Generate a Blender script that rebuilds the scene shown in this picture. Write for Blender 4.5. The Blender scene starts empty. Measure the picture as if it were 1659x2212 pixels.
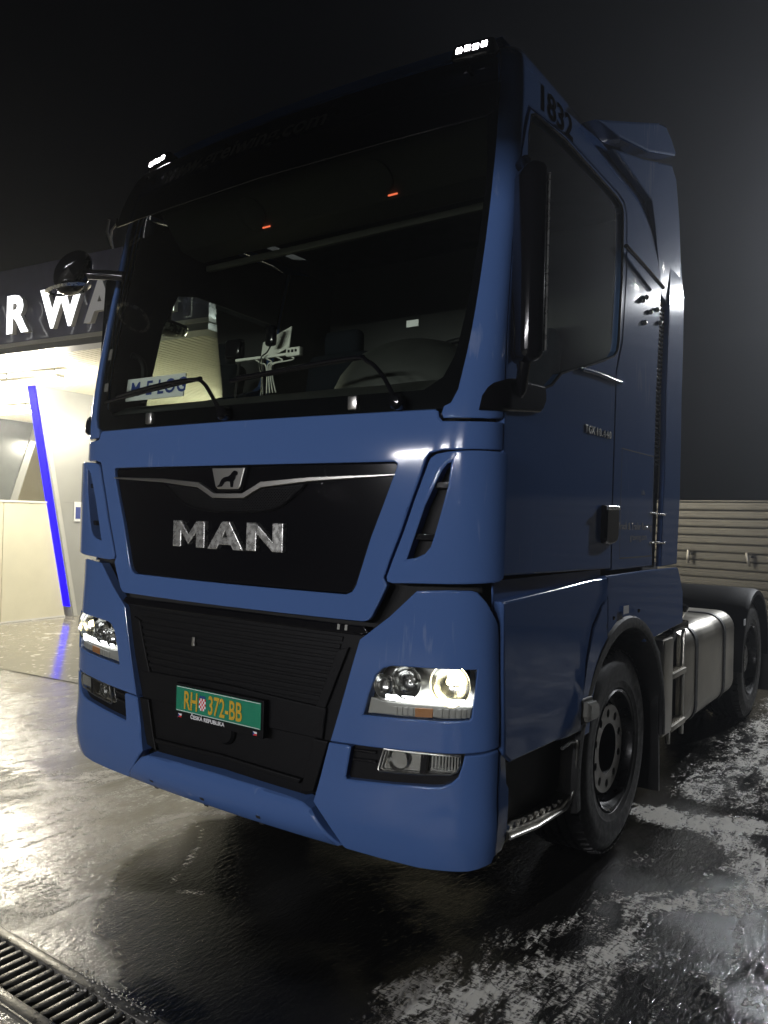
import bpy, bmesh, math, random
import numpy as np
from mathutils import Vector, Matrix
random.seed(7)
rng = np.random.default_rng(5)
S = bpy.context.scene
COL = S.collection

# ------------------------------------------------------------------ camera
cam_d = bpy.data.cameras.new('camera'); cam = bpy.data.objects.new('camera', cam_d); COL.objects.link(cam)
S.camera = cam
cam_d.sensor_fit = 'VERTICAL'; cam_d.sensor_height = 24.0
cam_d.lens = 24.0 * 1716.39 / 2212.0
cam_d.clip_start = 0.05; cam_d.clip_end = 500
_yaw, _pit, _rol = -0.61264, 0.00742, 0.02689
_f = Vector((math.sin(_yaw)*math.cos(_pit), math.cos(_yaw)*math.cos(_pit), math.sin(_pit)))
_r = Vector((math.cos(_yaw), -math.sin(_yaw), 0)); _u = _r.cross(_f)
_r2 = _r*math.cos(_rol)+_u*math.sin(_rol); _u2 = _u*math.cos(_rol)-_r*math.sin(_rol)
cam.matrix_world = Matrix(((_r2.x,_u2.x,-_f.x,2.531),(_r2.y,_u2.y,-_f.y,-2.410),(_r2.z,_u2.z,-_f.z,1.640),(0,0,0,1)))

# ------------------------------------------------------------------ night sky
W = bpy.data.worlds.new('World'); S.world = W; W.use_nodes = True
_n = W.node_tree.nodes; _bg = _n['Background']
_sky = _n.new('ShaderNodeTexSky'); _sky.sky_type = 'NISHITA'; _sky.sun_disc = False
_sky.sun_elevation = math.radians(-4.0); _sky.sun_rotation = math.radians(200)
W.node_tree.links.new(_sky.outputs[0], _bg.inputs[0]); _bg.inputs[1].default_value = 0.05

S.view_settings.view_transform = 'Standard'; S.view_settings.look = 'None'
S.view_settings.gamma = 1.0; S.view_settings.exposure = 0.0; S.view_settings.use_curve_mapping = False
S.cycles.use_denoising = True
S.cycles.max_bounces = 8; S.cycles.transparent_max_bounces = 16
S.cycles.caustics_reflective = False; S.cycles.caustics_refractive = False
S.cycles.sample_clamp_indirect = 4.0
S.cycles.volume_step_rate = 4.0; S.cycles.volume_max_steps = 64
# ------------------------------------------------------------------ helpers
def mat(name, col=(0.5,0.5,0.5), rough=0.5, metal=0.0, coat=0.0, emit=None, es=0.0, noise=0.0, nscale=8.0, bump=0.0, bscale=60.0, spec=0.5, drops=0.0):
    m = bpy.data.materials.new(name); m.use_nodes = True
    nt = m.node_tree; b = nt.nodes['Principled BSDF']
    b.inputs['Base Color'].default_value = (*col, 1); b.inputs['Roughness'].default_value = rough
    b.inputs['Metallic'].default_value = metal; b.inputs['Coat Weight'].default_value = coat
    b.inputs['Coat Roughness'].default_value = 0.05
    b.inputs['Specular IOR Level'].default_value = spec
    if emit: b.inputs['Emission Color'].default_value = (*emit, 1); b.inputs['Emission Strength'].default_value = es
    tc = None
    if noise or bump or drops:
        tc = nt.nodes.new('ShaderNodeTexCoord')
    if noise:
        nz = nt.nodes.new('ShaderNodeTexNoise'); nz.inputs['Scale'].default_value = nscale; nz.inputs['Detail'].default_value = 6
        nt.links.new(tc.outputs['Object'], nz.inputs['Vector'])
        mp = nt.nodes.new('ShaderNodeMapRange'); mp.inputs[1].default_value = .3; mp.inputs[2].default_value = .7
        mp.inputs[3].default_value = 1-noise; mp.inputs[4].default_value = 1+noise
        nt.links.new(nz.outputs['Fac'], mp.inputs[0])
        mx = nt.nodes.new('ShaderNodeVectorMath'); mx.operation = 'SCALE'; mx.inputs[0].default_value = col
        nt.links.new(mp.outputs[0], mx.inputs['Scale']); nt.links.new(mx.outputs[0], b.inputs['Base Color'])
        mr = nt.nodes.new('ShaderNodeMapRange'); mr.inputs[1].default_value = .3; mr.inputs[2].default_value = .7
        mr.inputs[3].default_value = max(0.02, rough*(1-noise)); mr.inputs[4].default_value = min(1, rough*(1+noise))
        nt.links.new(nz.outputs['Fac'], mr.inputs[0]); nt.links.new(mr.outputs[0], b.inputs['Roughness'])
    if bump or drops:
        bp = nt.nodes.new('ShaderNodeBump'); bp.inputs['Distance'].default_value = 0.004
        if drops:      # beads of water left on the wet paint
            vo = nt.nodes.new('ShaderNodeTexVoronoi'); vo.inputs['Scale'].default_value = 70
            mpn = nt.nodes.new('ShaderNodeMapping'); mpn.inputs['Scale'].default_value = (1,1,.7)
            nt.links.new(tc.outputs['Object'], mpn.inputs[0]); nt.links.new(mpn.outputs[0], vo.inputs['Vector'])
            n2 = nt.nodes.new('ShaderNodeTexNoise'); n2.inputs['Scale'].default_value = 5; n2.inputs['Detail'].default_value = 3
            nt.links.new(tc.outputs['Object'], n2.inputs['Vector'])
            r2 = nt.nodes.new('ShaderNodeMapRange'); r2.inputs[1].default_value = .5; r2.inputs[2].default_value = .75
            r2.inputs[3].default_value = 0.0; r2.inputs[4].default_value = 0.30
            nt.links.new(n2.outputs['Fac'], r2.inputs[0])
            sb = nt.nodes.new('ShaderNodeMath'); sb.operation = 'SUBTRACT'
            nt.links.new(r2.outputs[0], sb.inputs[0]); nt.links.new(vo.outputs['Distance'], sb.inputs[1])
            mxm = nt.nodes.new('ShaderNodeMath'); mxm.operation = 'MAXIMUM'; mxm.inputs[1].default_value = 0
            nt.links.new(sb.outputs[0], mxm.inputs[0]); nt.links.new(mxm.outputs[0], bp.inputs['Height'])
            bp.inputs['Strength'].default_value = drops
        else:
            nb = nt.nodes.new('ShaderNodeTexNoise'); nb.inputs['Scale'].default_value = bscale; nb.inputs['Detail'].default_value = 4
            nt.links.new(tc.outputs['Object'], nb.inputs['Vector']); nt.links.new(nb.outputs['Fac'], bp.inputs['Height'])
            bp.inputs['Strength'].default_value = bump
        nt.links.new(bp.outputs[0], b.inputs['Normal'])
        if drops: nt.links.new(bp.outputs[0], b.inputs['Coat Normal'])
    return m

def glass(name, tint, ior=1.45, rough=0.0, dirt=0.0):
    m = bpy.data.materials.new(name); m.use_nodes = True; nt = m.node_tree
    for n in list(nt.nodes): nt.nodes.remove(n)
    o = nt.nodes.new('ShaderNodeOutputMaterial'); t = nt.nodes.new('ShaderNodeBsdfTransparent'); g = nt.nodes.new('ShaderNodeBsdfGlossy')
    t.inputs[0].default_value = (*tint,1); g.inputs['Roughness'].default_value = rough
    fr = nt.nodes.new('ShaderNodeFresnel'); fr.inputs[0].default_value = ior
    mx = nt.nodes.new('ShaderNodeMixShader')
    nt.links.new(fr.outputs[0], mx.inputs[0]); nt.links.new(t.outputs[0], mx.inputs[1]); nt.links.new(g.outputs[0], mx.inputs[2])
    nt.links.new(mx.outputs[0], o.inputs[0])
    return m

def thing(name, label=None, cat=None, loc=(0,0,0), group=None):
    e = bpy.data.objects.new(name, None); COL.objects.link(e); e.location = loc; e.empty_display_size = .2
    if label: tag(e, label, cat, group)
    return e
def tag(o, label, cat, group=None):
    o['label'] = label; o['category'] = cat
    if group: o['group'] = group
    return o
def adopt(o, parent):
    """every mesh is written in world coordinates; only a top-level Empty carries an offset"""
    if parent is not None:
        o.parent = parent
        if parent.type == 'EMPTY' and parent.parent is None: o.matrix_parent_inverse = Matrix.Translation(-Vector(parent.location))
    return o
def mk(name, verts, faces, m, parent=None, smooth=False, sharp=40):
    me = bpy.data.meshes.new(name); me.from_pydata([tuple(v) for v in verts], [], faces); me.validate()
    return fin(name, me, m, parent, smooth, sharp)
def fin(name, me, m, parent=None, smooth=False, sharp=40):
    o = bpy.data.objects.new(name, me); COL.objects.link(o)
    if m is not None: me.materials.append(m)
    if smooth:
        me.polygons.foreach_set('use_smooth', [True]*len(me.polygons)); me.set_sharp_from_angle(angle=math.radians(sharp))
    return adopt(o, parent)
def bmo(name, bm, m, parent=None, smooth=True, sharp=40):
    bmesh.ops.recalc_face_normals(bm, faces=bm.faces[:])
    me = bpy.data.meshes.new(name); bm.to_mesh(me); bm.free()
    return fin(name, me, m, parent, smooth, sharp)
def bx(bm, c, s, rot=None, bevel=0.0, seg=2):
    r = bmesh.ops.create_cube(bm, size=1.0); vs = r['verts']
    for v in vs: v.co = Vector((v.co.x*s[0], v.co.y*s[1], v.co.z*s[2]))
    if bevel:
        es = list({e for v in vs for e in v.link_edges})
        rb = bmesh.ops.bevel(bm, geom=es, offset=bevel, segments=seg, affect='EDGES', profile=.5)
        vs = list({v for f in rb['faces'] for v in f.verts} | {v for v in vs if v.is_valid})
        seen=set(); st=list(vs)
        while st:
            v=st.pop()
            if v in seen: continue
            seen.add(v); st += [e.other_vert(v) for e in v.link_edges]
        vs=list(seen)
    for v in vs:
        co = v.co.copy()
        if rot is not None: co = rot @ co
        v.co = co + Vector(c)
    return vs
def box(name, c, s, m, parent=None, rot=None, bevel=0.0, seg=2):
    bm = bmesh.new(); bx(bm, c, s, rot, bevel, seg)
    return bmo(name, bm, m, parent, smooth=bevel>0)
def lathe(name, prof, c, axis, m, parent=None, seg=48, a0=0.0, a1=2*math.pi, sharp=35, closed=False):
    """prof: (radius, height along axis)."""
    ax = Vector(axis).normalized(); t = Vector((0,0,1)) if abs(ax.z)<.9 else Vector((1,0,0))
    e1 = t.cross(ax).normalized(); e2 = ax.cross(e1); c = Vector(c)
    full = abs(a1-a0-2*math.pi) < 1e-6; n = seg if full else seg+1
    vs=[]; fs=[]; k=len(prof)
    for i in range(n):
        an = a0+(a1-a0)*i/seg
        d = e1*math.cos(an)+e2*math.sin(an)
        for (r,h) in prof: vs.append(c+d*r+ax*h)
    for i in range(seg):
        j=(i+1)%n
        for q in range(k if closed else k-1):
            p=(q+1)%k
            fs.append((i*k+q, j*k+q, j*k+p, i*k+p))
    return mk(name, vs, fs, m, parent, True, sharp)
def tubemesh(pts, r, seg=8, caps=True):
    pts=[Vector(p) for p in pts]; vs=[]; fs=[]; n=len(pts); up=None
    rad = r if isinstance(r,(list,tuple)) else [r]*n
    for i,p in enumerate(pts):
        d=(pts[min(i+1,n-1)]-pts[max(i-1,0)]).normalized()
        if up is None: up=Vector((0,0,1)) if abs(d.z)<.9 else Vector((1,0,0))
        e1=d.cross(up).normalized(); e2=e1.cross(d).normalized(); up=e2
        for k in range(seg):
            a=2*math.pi*k/seg; vs.append(p+(e1*math.cos(a)+e2*math.sin(a))*rad[i])
    for i in range(n-1):
        for k in range(seg):
            j=(k+1)%seg; fs.append((i*seg+k,i*seg+j,(i+1)*seg+j,(i+1)*seg+k))
    if caps: fs.append(tuple(range(seg))[::-1]); fs.append(tuple((n-1)*seg+k for k in range(seg)))
    return vs,fs
def tube(name, pts, r, m, parent=None, seg=8):
    vs,fs=tubemesh(pts,r,seg); return mk(name,vs,fs,m,parent,True,60)
def curve(pts, n=6):
    """Catmull-Rom through the points."""
    P=[Vector(p) for p in pts]; out=[]
    for i in range(len(P)-1):
        a=P[max(i-1,0)];b=P[i];c=P[i+1];d=P[min(i+2,len(P)-1)]
        for k in range(n):
            t=k/n; out.append(.5*((2*b)+(c-a)*t+(2*a-5*b+4*c-d)*t*t+(3*b-a-3*c+d)*t**3))
    out.append(P[-1]); return out
def prism(name, poly, fn, d0, d1, m, parent=None, smooth=False, bevel=0.0):
    """poly in 2D, fn(u,v,d) -> world point; extruded from depth d0 to d1."""
    bm=bmesh.new()
    vs=[bm.verts.new((u,v,0)) for u,v in poly]; f=bm.faces.new(vs)
    if f.normal.z<0: f.normal_flip()
    r=bmesh.ops.extrude_face_region(bm, geom=[f])
    for e in r['geom']:
        if isinstance(e,bmesh.types.BMVert): e.co.z=1
    if bevel:
        for v in bm.verts: v.co.z*= (d1-d0)
        bmesh.ops.bevel(bm, geom=[e for e in bm.edges], offset=bevel, segments=2, affect='EDGES', profile=.6)
        for v in bm.verts: v.co.z/= (d1-d0)
    bmesh.ops.triangulate(bm, faces=[f for f in bm.faces if len(f.verts)>4])
    for v in bm.verts: v.co=Vector(fn(v.co.x,v.co.y,d0+(d1-d0)*v.co.z))
    return bmo(name,bm,m,parent,smooth)
def textmesh(txt, size, shear=0.0, offset=0.0, extrude=0.0, spacing=1.0, align='LEFT'):
    cu=bpy.data.curves.new('t','FONT'); cu.body=txt; cu.size=size; cu.shear=shear; cu.offset=offset; cu.extrude=extrude
    cu.space_character=spacing; cu.align_x=align; cu.resolution_u=3
    o=bpy.data.objects.new('t',cu); COL.objects.link(o)
    dg=bpy.context.evaluated_depsgraph_get(); me=bpy.data.meshes.new_from_object(o.evaluated_get(dg))
    bpy.data.objects.remove(o); bpy.data.curves.remove(cu)
    return me
def textobj(name, txt, size, fn, m, parent=None, xs=1.0, subdiv=0.0, **k):
    """fn(x,y,z) -> world; xs stretches in x."""
    me=textmesh(txt,size,**k)
    if subdiv:
        bm=bmesh.new(); bm.from_mesh(me); mn=min(v.co.x for v in bm.verts); mxx=max(v.co.x for v in bm.verts); q=mn+subdiv
        while q<mxx:
            bmesh.ops.bisect_plane(bm,geom=bm.verts[:]+bm.edges[:]+bm.faces[:],plane_co=(q,0,0),plane_no=(1,0,0),dist=1e-6); q+=subdiv
        mn=min(v.co.y for v in bm.verts); mxx=max(v.co.y for v in bm.verts); q=mn+.02
        while q<mxx:
            bmesh.ops.bisect_plane(bm,geom=bm.verts[:]+bm.edges[:]+bm.faces[:],plane_co=(0,q,0),plane_no=(0,1,0),dist=1e-6); q+=.02
        bm.to_mesh(me); bm.free()
    for v in me.vertices: v.co=Vector(fn(v.co.x*xs,v.co.y,v.co.z))
    me.update()
    return fin(name,me,m,parent)
def _hermite(xs,ys):
    xs=np.array(xs,float);ys=np.array(ys,float);h=np.diff(xs);d=np.diff(ys)/h
    m=np.zeros(len(xs));m[0]=d[0];m[-1]=d[-1]
    for i in range(1,len(xs)-1):
        m[i]=0 if d[i-1]*d[i]<=0 else (h[i-1]+h[i])/(h[i-1]/d[i]+h[i]/d[i-1])
    def f(v):
        v=min(max(v,xs[0]),xs[-1]);i=min(max(int(np.searchsorted(xs,v)-1),0),len(h)-1)
        t=(v-xs[i])/h[i];t2=t*t;t3=t2*t
        return float((2*t3-3*t2+1)*ys[i]+(t3-2*t2+t)*h[i]*m[i]+(-2*t3+3*t2)*ys[i+1]+(t3-t2)*h[i]*m[i+1])
    return f
ZS=_hermite([0.30,0.42,0.60,0.85,1.20,1.45,2.05,2.60,3.10,3.30,3.42,3.50,3.56,3.61],[1.18,1.222,1.240,1.240,1.228,1.222,1.220,1.210,1.190,1.175,1.155,1.130,1.095,1.03])
ZY=_hermite([0.30,0.42,0.60,1.00,1.30,1.90,2.05,2.30,2.60,3.00,3.25,3.40,3.50,3.56,3.61],[0.05,0.015,0.0,0.0,0.008,0.012,0.022,0.06,0.115,0.19,0.235,0.28,0.335,0.39,0.46])
ZC=_hermite([0.30,1.90,2.10,2.40,3.10,3.40,3.61],[0.24,0.24,0.18,0.13,0.10,0.10,0.10])
ZR=_hermite([0.30,1.90,2.10,2.40,3.10,3.61],[0.12,0.12,0.11,0.08,0.07,0.07])
A1,A2=0.98,1.32
def B(a,z):
    sg=-1.0 if a<0 else 1.0; a=abs(a)
    xs=ZS(z);rc=ZC(z);xc=xs-rc;y0=ZY(z);k=0.055/(0.98*0.98)
    if a<=A1:
        x=a*xc/A1;y=y0+k*x*x
    else:
        m=2*k*xc;yE=y0+k*xc*xc;ry=ZR(z)
        if a<=A2:
            t=(a-A1)/(A2-A1);cy=yE+m*rc;ye=cy+ry
            x=(1-t)**2*xc+2*t*(1-t)*xs+t*t*xs
            y=(1-t)**2*yE+2*t*(1-t)*cy+t*t*ye
        else:
            x=xs;y=yE+m*rc+ry+(a-A2)
    return np.array((sg*x,y,z))
# ------------------------------------------------------------------ the cab's skin: a surface over (a, z), a runs round the front on to the sides
def offset_pt(a,z,off):
    e=1e-3; p=B(a,z); n=np.cross(B(a+e,z)-B(a-e,z), B(a,z+e)-B(a,z-e)); n/=np.linalg.norm(n)
    return p+n*off
def onbody(a,z,off=0.0): return Vector(offset_pt(a,z,off))
def panel(name, outer, m, parent, holes=(), off=0.0, thick=0.025, lip=0.006, grid=0.06, flip=False, inner=False):
    """a sheet cut to an outline in (a,z), bent on to the cab surface, with a rounded rim and a turned-back edge"""
    bm=bmesh.new()
    for loop in [outer,*holes]:
        vs=[bm.verts.new(((-u if flip else u),v,0)) for u,v in loop]
        for i in range(len(vs)): bm.edges.new((vs[i],vs[(i+1)%len(vs)]))
    bmesh.ops.triangle_fill(bm, edges=bm.edges[:], use_beauty=True, use_dissolve=False)
    for f in bm.faces:
        f.normal_update()
        if f.normal.z<0: f.normal_flip()
    dl=bm.verts.layers.float.new('d')
    if lip:
        bmesh.ops.inset_region(bm, faces=bm.faces[:], thickness=lip, use_even_offset=True, use_boundary=True)
        for v in bm.verts:
            if v.is_boundary: v[dl]=lip
    us=[v.co.x for v in bm.verts]; zs=[v.co.y for v in bm.verts]
    def cuts(lo,hi,axis):
        q=math.floor(lo/grid)*grid
        L=[]
        while q<hi: L.append(q+.0013); q+=grid
        if axis==0:
            for k in range(0,9):
                t=A1+(A2-A1)*k/8
                for sg in (-1,1):
                    if lo<sg*t<hi: L.append(sg*t)
        for q in L:
            if lo+1e-3<q<hi-1e-3:
                bmesh.ops.bisect_plane(bm,geom=bm.verts[:]+bm.edges[:]+bm.faces[:],plane_co=(q,0,0) if axis==0 else (0,q,0),plane_no=(1,0,0) if axis==0 else (0,1,0),dist=1e-6)
    cuts(min(us),max(us),0); cuts(min(zs),max(zs),1)
    if thick:
        be=[e for e in bm.edges if e.is_boundary]
        r=bmesh.ops.extrude_edge_only(bm,edges=be)
        for g in r['geom']:
            if isinstance(g,bmesh.types.BMVert): g[dl]=thick
    offf = off if callable(off) else (lambda a,z: off)
    def P(a,z): return offset_pt(a,z,offf(a,z))
    nor={}
    bm.verts.index_update()
    for v in bm.verts:
        a,z=v.co.x,v.co.y; d=v[dl]; e=2e-3
        if d<thick-1e-6 or not thick:
            n=np.cross(P(a+e,z)-P(a-e,z),P(a,z+e)-P(a,z-e)); n/=np.linalg.norm(n)
        else:
            p0=B(a,z); n=np.cross(B(a+e,z)-B(a-e,z),B(a,z+e)-B(a,z-e)); n/=np.linalg.norm(n)
        nor[v.index]=(Vector(n),d)
        v.co=Vector(P(a,z)-n*d)
    me=bpy.data.meshes.new(name); bm.to_mesh(me); bm.free()
    me.polygons.foreach_set('use_smooth',[True]*len(me.polygons))
    ln=[None]*len(me.loops)
    for p in me.polygons:
        lipf=any(nor[v][1]>1e-7 for v in p.vertices); pn=p.normal.copy()
        for li in p.loop_indices:
            n,d=nor[me.loops[li].vertex_index]
            ln[li]=pn if (lipf and d>1e-7) else n
    me.normals_split_custom_set([tuple(x) for x in ln])
    o=bpy.data.objects.new(name,me); COL.objects.link(o); me.materials.append(m)
    if 'd' in me.attributes: me.attributes.remove(me.attributes['d'])
    return adopt(o,parent)
def sym(half):
    """outline given for a>=0 from the top centre round to the bottom centre, mirrored"""
    return list(half)+[(-u,v) for u,v in reversed(half) if u>1e-6]
# ================================================================== materials
M = {}
def paint_mat():
    """blue enamel under clear lacquer, wet, with dried soap runs"""
    m=mat('blue_paint',(0.054,0.104,0.250),.6,coat=1.0,drops=.35,spec=0.0); nt=m.node_tree; N=nt.nodes; L=nt.links; b=N['Principled BSDF']
    b.inputs['Coat Roughness'].default_value=.075; b.inputs['Coat IOR'].default_value=1.42
    tc=N.new('ShaderNodeTexCoord'); mp=N.new('ShaderNodeMapping'); mp.inputs['Scale'].default_value=(34,34,3.2); L.new(tc.outputs['Object'],mp.inputs[0])
    n1=N.new('ShaderNodeTexNoise'); n1.inputs['Scale'].default_value=1.0; n1.inputs['Detail'].default_value=5; n1.inputs['Distortion'].default_value=.6; L.new(mp.outputs[0],n1.inputs['Vector'])
    n2=N.new('ShaderNodeTexNoise'); n2.inputs['Scale'].default_value=2.3; n2.inputs['Detail'].default_value=3; L.new(tc.outputs['Object'],n2.inputs['Vector'])
    a=N.new('ShaderNodeMath'); a.operation='ADD'; L.new(n1.outputs['Fac'],a.inputs[0]); L.new(n2.outputs['Fac'],a.inputs[1])
    r=N.new('ShaderNodeMapRange'); r.interpolation_type='SMOOTHSTEP'; L.new(a.outputs[0],r.inputs[0]); r.inputs[1].default_value=1.20; r.inputs[2].default_value=1.34; r.inputs[4].default_value=.30
    mx=N.new('ShaderNodeMix'); mx.data_type='RGBA'; L.new(r.outputs[0],mx.inputs[0]); mx.inputs[6].default_value=(0.054,0.104,0.250,1); mx.inputs[7].default_value=(.22,.26,.36,1)
    L.new(mx.outputs[2],b.inputs['Base Color'])
    return m
M['paint'] = paint_mat()
M['gloss'] = mat('black_gloss',(0.003,0.003,0.004),.10,drops=.5,spec=.35)
M['plastic'] = mat('black_plastic',(0.004,0.004,0.0045),.5,spec=.12,bump=.25,bscale=240)
M['rubber'] = mat('rubber',(0.010,0.010,0.010),.55,noise=.3,nscale=30,bump=.15,bscale=120)
M['void'] = mat('dark_inside',(0.006,0.006,0.006),.9)
M['chrome'] = mat('chrome',(0.62,0.62,0.59),.28,.85,noise=.25,nscale=40,bump=.10,bscale=60)
M['satin'] = mat('satin_silver',(0.55,0.54,0.50),.30,1.0)
M['alu'] = mat('brushed_aluminium',(0.40,0.38,0.335),.36,1.0,noise=.22,nscale=4,bump=.06,bscale=14)
M['steel'] = mat('painted_wheel_steel',(0.05,0.05,0.05),.30,.6,noise=.3,nscale=12)
M['ring'] = mat('silver_wheel_ring',(0.30,0.29,0.27),.34,.75,noise=.15,nscale=12)
M['white'] = mat('white_plastic',(0.62,0.62,0.56),.5)
M['greyin'] = mat('grey_trim',(0.016,0.017,0.016),.65,noise=.1)
M['lighttrim'] = mat('light_trim',(0.075,0.075,0.06),.7)
M['blueseat'] = mat('seat_cloth',(0.004,0.006,0.009),.95,spec=.1)
M['glassF'] = glass('windscreen_glass',(0.80,0.86,0.78))
M['glassS'] = glass('side_glass',(0.78,0.84,0.76))
M['lens'] = glass('lamp_lens',(0.93,0.94,0.93))
M['visor'] = glass('smoked_visor',(0.05,0.05,0.06))
M['drl'] = mat('daytime_running_light',(1,1,1),.4,emit=(0.95,0.98,1.0),es=4.5)
M['bulb'] = mat('lit_bulb',(1,1,1),.4,emit=(1.0,0.88,0.50),es=14.0)
M['led'] = mat('roof_led',(1,1,1),.4,emit=(1.0,0.93,0.97),es=26.0)
M['amber'] = mat('amber_lens',(0.30,0.13,0.04),.25,coat=.5)
M['milky'] = mat('clear_lens_plastic',(0.26,0.26,0.235),.18,coat=.6)
M['refl'] = mat('reflector_chrome',(0.55,0.55,0.53),.16,1.0,bump=.25,bscale=45)
M['decal'] = mat('dark_vinyl',(0.004,0.004,0.006),.9,spec=0.0)
M['silverdecal'] = mat('silver_vinyl',(0.55,0.55,0.55),.25,.8)
M['reddot'] = mat('red_pilot_light',(0.3,0.02,0.01),.4,emit=(1.0,0.18,0.08),es=1.2)
M['plateG'] = mat('green_plate',(0.008,0.175,0.095),.35,noise=.08,nscale=20)
M['plateY'] = mat('yellow_plate_letters',(0.50,0.30,0.02),.4)
M['plateW'] = mat('white_enamel',(0.65,0.65,0.65),.4)
M['red'] = mat('red_enamel',(0.5,0.02,0.02),.4)
M['navy'] = mat('navy_enamel',(0.02,0.04,0.20),.4)

# ================================================================== the truck
TRUCK = thing('truck','blue tractor truck with black grille and lit running lights on the wet forecourt','truck',(0,2.5,0))
T = TRUCK
def both(fn):
    for s in (False,True): fn(s)
# ---- dark inner shells that close the gaps
panel('inner_front', sym([(0,2.0),(1.29,1.985),(1.29,.48),(1.0,.44),(0,.46)]), M['void'], T, off=-.075, thick=.01, lip=0, grid=.12)
FLAP=sym([(0,2.043),(.35,2.043),(.693,2.044),(.955,2.046),(.972,2.036),(.984,2.015),(1.0,2.0),(1.109,1.997),(1.2,1.997),(1.298,1.999),(1.298,1.897),(1.209,1.897),(1.127,1.897),(1.02,1.894),(.985,1.884),(.972,1.866),(.951,1.802),(.917,1.711),(.874,1.589),(.834,1.491),(.806,1.414),(.822,1.386),(.79,1.323),(.756,1.262),(.742,1.248),(.72,1.242),(.5,1.241),(0,1.240)])
GR=[(0,1.850),(.4,1.851),(.84,1.853),(.852,1.845),(.85,1.83),(.804,1.708),(.747,1.566),(.685,1.378),(.668,1.352),(.64,1.339),(.4,1.338),(0,1.337)]
panel('front_flap', FLAP, M['paint'], T, holes=[sym(GR)])
grille=panel('grille_panel', sym([(u-.004 if u>.1 else u, v-(.004 if v>1.6 else -.004)) for u,v in GR]), M['gloss'], T, off=-.014, thick=.012, lip=.004)
# wing-shaped chrome strip, mesh opening, badge and letters
up=[(-.845,1.807),(-.446,1.796),(-.19,1.778),(-.142,1.757),(-.085,1.729),(0,1.728),(.09,1.729),(.15,1.757),(.195,1.778),(.455,1.796),(.845,1.807)]
lo=[(-.845,1.800),(-.446,1.779),(-.192,1.754),(-.155,1.738),(-.092,1.708),(0,1.707),(.098,1.708),(.16,1.738),(.197,1.754),(.455,1.779),(.845,1.800)]
panel('chrome_strip', up+lo[::-1], M['satin'], grille, off=.004, thick=.02, lip=.003)
meshpoly=[(-.43,1.768),(-.2,1.748),(-.15,1.732),(-.09,1.702),(.098,1.702),(.16,1.732),(.2,1.748),(.42,1.768),(.38,1.733),(.30,1.684),(.23,1.662),(.1,1.653),(-.1,1.653),(-.24,1.672),(-.32,1.70)]
panel('mesh_insert', meshpoly, M['plastic'], grille, off=-.010, thick=.004, lip=0)
vs=[];fs=[]
def inpoly(x,y,poly):
    c=False;j=len(poly)-1
    for i in range(len(poly)):
        if (poly[i][1]>y)!=(poly[j][1]>y) and x<(poly[j][0]-poly[i][0])*(y-poly[i][1])/(poly[j][1]-poly[i][1]+1e-12)+poly[i][0]: c=not c
        j=i
    return c
row=0; z=1.658
while z<1.765:
    u=-.42+(row%2)*.0075
    while u<.42:
        if inpoly(u,z,meshpoly) and inpoly(u+.01,z+.004,meshpoly):
            for (du,dz,q) in ((-.006,0,0),(0,-.0028,0),(.006,0,0),(0,.0028,0)): vs.append(onbody(u+du,z+dz,-.008))
            vs.append(onbody(u,z,-.0045)); n=len(vs)-5
            fs+= [(n,n+1,n+4),(n+1,n+2,n+4),(n+2,n+3,n+4),(n+3,n,n+4)]
        u+=.015
    z+=.0068; row+=1
mo=mk('mesh_studs',vs,fs,M['gloss'],grille); mo['kind']='stuff'
# lower rounded edge of the mesh opening
tube('mesh_rim',[onbody(u,v,-.006) for u,v in curve([(-.43,1.766,0),(-.32,1.698,0),(-.24,1.668,0),(-.1,1.649,0),(.1,1.649,0),(.23,1.658,0),(.31,1.682,0),(.385,1.731,0),(.43,1.767,0)],5) for u,v in [(u,v)]] if False else [onbody(p[0],p[1],-.006) for p in curve([(-.43,1.766,0),(-.32,1.698,0),(-.24,1.668,0),(-.1,1.649,0),(.1,1.649,0),(.23,1.658,0),(.31,1.682,0),(.385,1.731,0),(.43,1.767,0)],5)],.006,M['gloss'],grille,6)
badge=panel('badge', [(-.092,1.838),(.11,1.838),(.085,1.757),(.072,1.746),(-.05,1.746),(-.065,1.757)], M['satin'], grille, off=.012, thick=.02, lip=.004)
panel('badge_frame', [(-.104,1.847),(.122,1.847),(.092,1.748),(.076,1.737),(-.054,1.737),(-.072,1.748)], M['gloss'], grille, off=.006, thick=.02, lip=.004)
lion=[(-.049,1.754),(-.022,1.757),(-.012,1.766),(-.004,1.775),(.010,1.7785),(.028,1.777),(.031,1.766),(.033,1.754),(.046,1.7545),(.0475,1.766),(.049,1.779),(.057,1.79),(.062,1.802),(.0705,1.8085),(.071,1.816),(.066,1.8215),(.056,1.825),(.047,1.823),(.039,1.817),(.030,1.808),(.018,1.8005),(.002,1.7985),(-.012,1.795),(-.023,1.788),(-.031,1.777),(-.036,1.766),(-.046,1.7605)]
panel('lion_emblem', lion, M['gloss'], grille, off=.0165, thick=.004, lip=.0015, grid=.1)
LET={'M':[(-.342,1.486),(-.342,1.604),(-.288,1.604),(-.236,1.545),(-.184,1.604),(-.128,1.604),(-.128,1.486),(-.184,1.486),(-.184,1.553),(-.236,1.498),(-.286,1.553),(-.286,1.486)],
 'N':[(.127,1.486),(.127,1.605),(.182,1.605),(.272,1.532),(.272,1.606),(.330,1.606),(.330,1.487),(.274,1.487),(.184,1.560),(.184,1.486)],
 'A':[(-.110,1.484),(-.020,1.606),(.026,1.606),(.112,1.485),(.050,1.485),(.036,1.505),(-.036,1.505),(-.050,1.484)]}
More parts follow.
